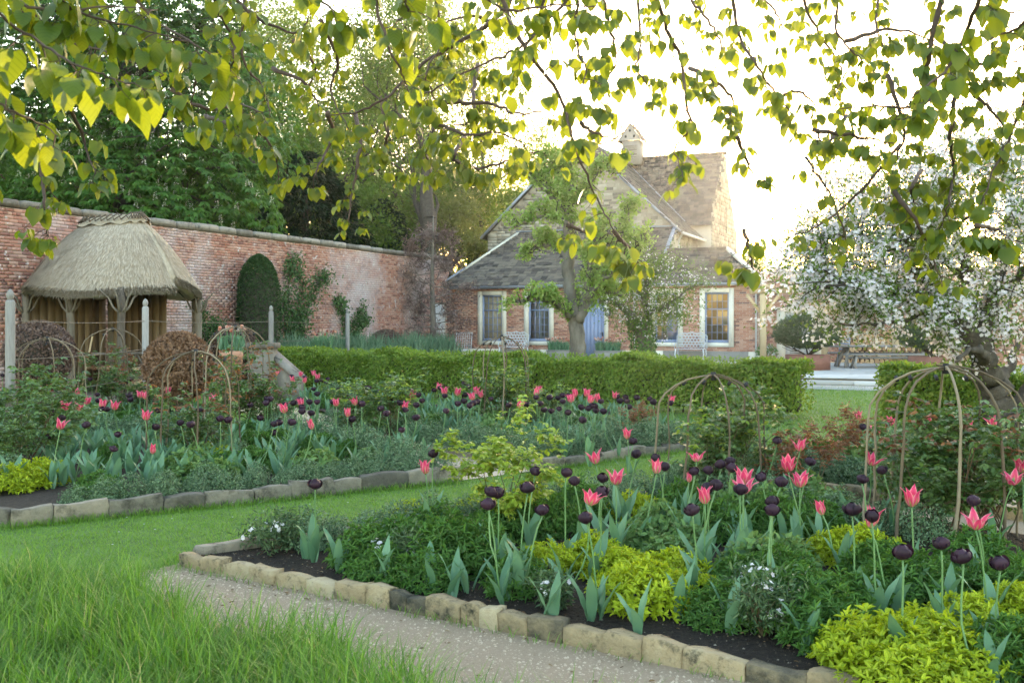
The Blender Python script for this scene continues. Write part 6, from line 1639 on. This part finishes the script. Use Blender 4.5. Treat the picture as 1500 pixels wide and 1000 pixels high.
S([(730, -10), (760, 60), (800, 110), (825, 150), (835, 190), (848, 230), (870, 285), (895, 330), (920, 362)], 30, 52, .012, (2, 4)); S([(830, 330), (855, 338), (868, 345)], 30, 16); S([(900, 340), (925, 365), (935, 385)], 30, 18)
S([(800, -10), (790, 40), (765, 70), (760, 120)], 34, 36); S([(850, -10), (840, 60), (860, 100), (850, 140)], 30, 28); S([(700, -10), (745, 20), (820, 5), (880, 10)], 32, 34); S([(850, 180), (870, 195), (905, 205)], 34, 26); S([(430, 60), (470, 100), (440, 145)], 18, 17)
S([(640, -10), (650, 60), (620, 110), (640, 150)], 24, 24); S([(880, -10), (895, 50), (905, 90), (880, 130), (895, 170)], 28, 26); S([(400, 100), (450, 120), (470, 160)], 18, 16); S([(650, 150), (720, 150), (760, 170), (800, 160)], 24, 20); S([(470, 30), (500, 90), (480, 130), (510, 190)], 18, 20)
# right
S([(960, -10), (975, 40), (1000, 95), (1005, 150), (1015, 190), (985, 215), (1000, 260)], 26, 22, .012); S([(1072, -10), (1080, 50), (1110, 100), (1140, 145), (1185, 190)], 26, 26, .012); S([(1110, -10), (1140, 20), (1150, 50)], 20, 16)
S([(1380, -10), (1365, 60), (1350, 120), (1370, 145), (1330, 160), (1290, 155), (1230, 160)], 28, 22, .016); S([(1440, -10), (1410, 60), (1390, 100), (1350, 130), (1310, 175)], 34, 34, .014); S([(1400, 140), (1390, 200), (1400, 250), (1390, 300), (1375, 340)], 26, 20)
S([(1510, 100), (1500, 150), (1470, 220), (1440, 280), (1430, 330)], 28, 24); S([(1320, 210), (1280, 260), (1230, 310), (1180, 340), (1150, 350)], 22, 32, .007, (2, 5)); S([(1310, 280), (1340, 320), (1365, 370), (1380, 420)], 26, 20)
S([(1080, 200), (1095, 240), (1105, 260)], 26, 22); S([(1090, 335), (1098, 370), (1104, 395)], 28, 18); S([(1180, 230), (1210, 270), (1235, 330), (1240, 370)], 24, 26, .006, (2, 5)); S([(1510, 40), (1460, 50), (1420, 80)], 30, 30); S([(1230, 0), (1220, 40), (1250, 80), (1290, 110)], 24, 22)
S([(1170, -10), (1200, 50), (1240, 110), (1220, 150)], 22, 20); S([(1290, -10), (1280, 50), (1310, 90)], 22, 20); S([(930, -10), (940, 60), (930, 100), (960, 140)], 22, 22); S([(1000, -10), (1040, 30), (1060, 70), (1045, 110)], 20, 18)
S([(1430, -10), (1470, 20), (1510, 15)], 30, 28); S([(1420, 130), (1450, 160), (1480, 200)], 28, 24); S([(1140, 145), (1170, 130), (1200, 160)], 22, 18); S([(1010, 100), (1050, 120), (1080, 150), (1060, 180)], 22, 20); S([(1430, 330), (1460, 335), (1475, 345)], 30, 16)
S([(1350, 250), (1330, 280), (1345, 300)], 26, 18); S([(1190, 190), (1260, 200), (1310, 210)], 28, 20); S([(1240, 60), (1310, 40), (1370, 60)], 24, 20); S([(1380, 60), (1440, 100), (1490, 90)], 28, 24); S([(1300, 110), (1330, 200), (1310, 240)], 26, 22); S([(1240, 170), (1210, 215), (1195, 195)], 24, 20)
LEAFS.sort(key=lambda l: l[4])
vis = [l for l in LEAFS if l[0][1] > .5 and abs((l[0][0]) / l[0][1]) < .54 and (l[0][2] - CH) / l[0][1] < .36]
vid = {id(l) for l in vis[:300]}
m = MB(); R_ = [l for l in LEAFS if id(l) not in vid]
for l in vis[:300]:
    D, N = l[1], l[2]; Sx = nrm(np.cross(D, N)); N2 = np.cross(Sx, D)
    o = link('leaf', LEAFV[rgl.randint(7)], lt); q = l[3]; w = q * rgl.uniform(.82, 1.0)
    M4 = Matrix(((D[0] * q, Sx[0] * w, N2[0] * q, l[0][0] - TR[0]), (D[1] * q, Sx[1] * w, N2[1] * q, l[0][1] - TR[1]), (D[2] * q, Sx[2] * w, N2[2] * q, l[0][2] - TR[2]), (0, 0, 0, 1))); o.matrix_local = M4
for v in range(7):
    Q_ = R_[v::7]; m.leaves(np.array([l[0] for l in Q_]) - TR, np.array([l[1] for l in Q_]), np.array([l[2] for l in Q_]), np.array([l[3] for l in Q_]), np.array([l[3] for l in Q_]) * rgl.uniform(.8, 1.0), LTS[v])
# the rest of the crown above and behind the picture
k = []
for P in LIMBS:
    for q in P[4:]:
        for _ in range(3): k.append(q + rgl.normal(0, .45, 3) + np.array((0, 0, .35)))
k = np.array(k); W_ = k + TR; ok = (W_[:, 2] - CH) > .40 * np.maximum(W_[:, 1], 0); k = np.repeat(k[ok], 4, 0); n = len(k); k = k + rgl.normal(0, .06, (n, 3)); o = sph(n, rgl)
m.leaves(k, o * np.array((.5, .5, .2)) + np.array((0, 0, -1.)), o + np.array((0, 0, .4)), .085, .078, T_LIME); tag(m.build('leaves', MT['lime'], lt, True), kind='stuff')
for o in [c for c in lt.children if c.name.startswith(('branch', 'twigs'))]: o.location = tuple(-TR)

# ------------------------------------------------------------------ grass, gravel, soil crumbs
rgg = np.random.RandomState(400)
ga, gb_ = np.array((-2.45, 5.86)), np.array((-.32, 4.13)); gdv = gb_ - ga; gn = np.array((gdv[1], -gdv[0])) / np.linalg.norm(gdv)     # gn points to the grass side
def edge_dist(P): return (P - ga) @ gn
n = 150000; P = np.stack([rgg.uniform(-4.2, 2.2, n), rgg.uniform(2.9, 7.6, n)], 1)
ed = edge_dist(P) + .10 * np.sin(P[:, 0] * 5) + .06 * np.sin(P[:, 1] * 11)
keep = (ed > 0) & (np.abs(P[:, 0]) < .56 * P[:, 1] + .15)
longness = np.clip((6.7 + .35 * np.sin(P[:, 0] * 2.2) - P[:, 1]) / .9, 0, 1)
keep &= longness > .05
dens = .45 + .55 * (np.sin(P[:, 0] * 9 + 1) * np.sin(P[:, 1] * 8) > -.4)
keep &= rgg.rand(n) < dens * np.clip(1.2 - (P[:, 1] - 4) * .10, .5, 1); P = P[keep]; lg_ = longness[keep]; n = len(P)
clump = .5 + .5 * np.sin(P[:, 0] * 6.3 + 2 * np.sin(P[:, 1] * 3.1)) * np.sin(P[:, 1] * 5.1 + 1)
near_edge = np.exp(-((edge_dist(P) - .25) / .45) ** 2)
L_ = (.045 + lg_ * (.115 + .09 * clump + .08 * near_edge)) * rgg.uniform(.5, 1.35, n)
a = rgg.rand(n) * 6.3; lean = rgg.uniform(.05, 1.0, n); D = np.stack([np.cos(a) * lean, np.sin(a) * lean, np.ones(n)], 1) + np.array((.12, -.05, 0)) * np.sin(P[:, :1] * 4)
N = np.stack([np.cos(a), np.sin(a), -.3 + 0 * a], 1)
m = MB(); m.leaves(np.concatenate([P, np.zeros((n, 1))], 1), D, N, L_, .0052 * rgg.uniform(.6, 1.6, n), T_BLADE, np.clip(rgg.rand(n) * .7 + .3 * clump, 0, .98))
tag(m.build('long_grass', MT['long_grass']), 'unmown long green grass beside the gravel path', 'grass', kind='stuff')
# mown lawn strip
def in_any(P, polys):
    out = np.zeros(len(P), bool)
    for poly in polys:
        c = np.zeros(len(P), bool); j = len(poly) - 1
        for i in range(len(poly)):
            xi, yi = poly[i]; xj, yj = poly[j]
            c ^= ((yi > P[:, 1]) != (yj > P[:, 1])) & (P[:, 0] < (xj - xi) * (P[:, 1] - yi) / (yj - yi + 1e-12) + xi); j = i
        out |= c
    return out
n = 290000; P = np.stack([rgg.uniform(-5.5, 3.5, n), rgg.uniform(5.6, 14.5, n)], 1)
keep = ~in_any(P, [gravel, [F1, F4, F3, F2], [(-5.6, 8.35), A1, A2, A3, A4], [B1, B2, B3, B4], [D1, D2, D3, D4], [A2, B1, B4, (-6.0, 19.9)], [F2, F3, (5.2, 6.9), (7, 9.4), D2, D1]]) & (np.abs(P[:, 0]) < .54 * P[:, 1])
keep &= (P[:, 1] > 6.2) & (rgg.rand(n) < np.clip(1.6 - (P[:, 1] - 6) * .11, .45, 1)); P = P[keep]; n = len(P)
a = rgg.rand(n) * 6.3; lean = rgg.uniform(.3, 1.3, n); D = np.stack([np.cos(a) * lean, np.sin(a) * lean, np.ones(n)], 1); N = np.stack([np.cos(a), np.sin(a), -.3 + 0 * a], 1)
pat = .5 + .25 * np.sin(P[:, 0] * 3 + P[:, 1] * 2) + .25 * np.sin(P[:, 0] * 8.3 - P[:, 1] * 6)
m = MB(); m.leaves(np.concatenate([P, np.zeros((n, 1))], 1), D, N, .028 * rgg.uniform(.6, 1.3, n), .0048, T_SHORT, np.clip(.6 * rgg.rand(n) + .4 * pat, 0, .98))
tag(m.build('mown_grass', MT['turf']), 'short mown grass of the lawn strip between the beds', 'grass', kind='stuff')
n = 45000; P = np.stack([rgg.uniform(-8, 9, n), rgg.uniform(13, 25, n)], 1); keep = ~in_any(P, [[A1, A2, A3, A4], [B1, B2, B3, B4], [D1, D2, D3, D4]]) & (np.abs(P[:, 0]) < .53 * P[:, 1]); P = P[keep]; n = len(P)
a = rgg.rand(n) * 6.3; D = np.stack([np.cos(a) * .6, np.sin(a) * .6, np.ones(n)], 1); m = MB(); m.leaves(np.concatenate([P, np.zeros((n, 1))], 1), D, np.stack([np.cos(a), np.sin(a), 0 * a], 1), .045, .010, T_DIA)
tag(m.build('far_mown_grass', MT['turf']), 'short grass around the hedge beyond the beds', 'grass', kind='stuff')
# longer fringe where the mower misses, along the stones and the path end
m = MB()
for a_, b_, k_, w_ in (((-5.4, 8.22), (-3.93, 7.72), 700, .05), ((-3.93, 7.72), (-2.3, 8.77), 1500, .05), ((-2.3, 8.77), (-.5, 9.96), 1500, .05), ((-2.3, 6.62), (-.2, 8.0), 1500, .06), ((.22, 10.62), (1.3, 11.6), 700, .05), ((1.3, 11.6), (2.55, 12.65), 700, .05), ((-2.75, 5.95), (-2.28, 6.5), 900, .10), ((-2.22, 6.48), (1.06, 4.37), 260, .02)):
    a_ = np.array(a_); b_ = np.array(b_); t_ = rgg.rand(k_, 1); P = a_ * (1 - t_) + b_ * t_ + rgg.normal(0, w_, (k_, 2)); an = rgg.rand(k_) * 6.3
    m.leaves(np.concatenate([P, np.zeros((k_, 1))], 1), np.stack([np.cos(an) * .5, np.sin(an) * .5, np.ones(k_)], 1), np.stack([np.cos(an), np.sin(an), -.3 + 0 * an], 1), rgg.uniform(.03, .10, k_), .0045, T_BLADE)
tag(m.build('edge_grass', MT['long_grass']), 'uncut grass fringe along the edging stones', 'grass', kind='stuff')
# fallen petals, dry leaves and daisies
MT['litter'] = solid('dry_leaf', [(.08, .045, .025), (.20, .12, .06), (.33, .24, .13)], 20, .9, .2, 50, .003, .8)
m = MB(); k_ = 900; P = np.stack([rgg.uniform(-2.8, 3.5, k_), rgg.uniform(3.8, 7.5, k_)], 1); P = P[in_any(P, [gravel, [F1, F4, F3, F2]])]; k_ = len(P); an = rgg.rand(k_) * 6.3
zz = np.where(in_any(P, [[F1, F4, F3, F2]]), .06, .014)
m.leaves(np.concatenate([P, zz[:, None]], 1), np.stack([np.cos(an), np.sin(an), .15 * rgg.normal(size=k_)], 1), np.array((0, 0, 1.)) + rgg.normal(0, .25, (k_, 3)), rgg.uniform(.012, .038, k_), rgg.uniform(.006, .02, k_), T_OVAL)
tag(m.build('leaf_litter', MT['litter']), 'dry brown leaf litter scattered on the path and front bed', 'litter', kind='stuff')
m = MB(); k_ = 110; P = np.stack([rgg.uniform(-4.5, 2.5, k_), rgg.uniform(6.6, 12, k_)], 1); P = P[~in_any(P, [gravel, [F1, F4, F3, F2], [(-5.6, 8.35), A1, A2, A3, A4], [B1, B2, B3, B4], [D1, D2, D3, D4]])]; k_ = len(P)
for q in range(6): m.leaves(np.concatenate([P, np.full((k_, 1), .032)], 1), np.array((math.cos(q * 1.05), math.sin(q * 1.05), .25)), np.array((0, 0, 1.)), .009, .007, T_DIA)
tag(m.build('daisies', MT['white_petal']), 'tiny white daisies dotted over the lawn strip', 'daisies', kind='stuff')
# gravel grains and soil crumbs
OCT = (np.array([(1, 0, 0), (-1, 0, 0), (0, 1, 0), (0, -1, 0), (0, 0, 1)], float), np.array([(0, 2, 4), (2, 1, 4), (1, 3, 4), (3, 0, 4)]))
def grains(name, label, poly, n, r0, r1, z, mat, cat):
    xs = [p[0] for p in poly]; ys = [p[1] for p in poly]; P = np.stack([rgg.uniform(min(xs), max(xs), n), rgg.uniform(min(ys), max(ys), n)], 1); P = P[in_any(P, [poly]) & (np.abs(P[:, 0]) < .54 * P[:, 1] + .1)]; n = len(P)
    r = r0 + (r1 - r0) * rgg.rand(n) ** 3; a = rgg.rand(n) * 6.3; tv = OCT[0]; sc = rgg.uniform(.6, 1.4, (n, 1, 3)) * np.array((1, 1, .8)); V = tv[None] * sc * r[:, None, None]
    x = V[..., 0] * np.cos(a)[:, None] - V[..., 1] * np.sin(a)[:, None]; y = V[..., 0] * np.sin(a)[:, None] + V[..., 1] * np.cos(a)[:, None]
    V = np.stack([x + P[:, :1], y + P[:, 1:], V[..., 2] + z], -1); F = (OCT[1][None] + (np.arange(n) * 5)[:, None, None]).reshape(-1, 3)
    m = MB(); m.add(V, F, np.repeat(rgg.rand(n), 4)); tag(m.build(name, mat), label, cat, kind='stuff')
grains('gravel_grains', 'loose buff gravel of the path along the front bed', gravel, 80000, .0025, .010, .006, MT['gravel'], 'gravel')
grains('soil_crumbs', 'dark crumbly bark mulch in the front bed', [F1, F4, F3, F2], 40000, .003, .013, .05, MT['soil'], 'mulch')
MT['chip'] = solid('pale_mulch_chip', [(.06, .045, .035), (.14, .11, .085), (.26, .22, .18)], 30, .9, .3, 60, .003, .8)
grains('mulch_chips', 'pale bark chips scattered over the front bed soil', [F1, F4, F3, F2], 9000, .003, .009, .052, MT['chip'], 'mulch')

# ------------------------------------------------------------------ evening haze
hm = bpy.data.materials.new('haze'); hm.use_nodes = True; hn = hm.node_tree; hn.nodes.clear()
ho = hn.nodes.new('ShaderNodeOutputMaterial'); hv = hn.nodes.new('ShaderNodeVolumePrincipled')
hv.inputs['Color'].default_value = (.95, .93, .95, 1); hv.inputs['Density'].default_value = .0003; hv.inputs['Anisotropy'].default_value = .8
hn.links.new(hv.outputs[0], ho.inputs['Volume'])
m = MB(); m.box((0, 45, 14.5), (150, 150, 31)); tag(m.build('haze', hm), kind='stuff')
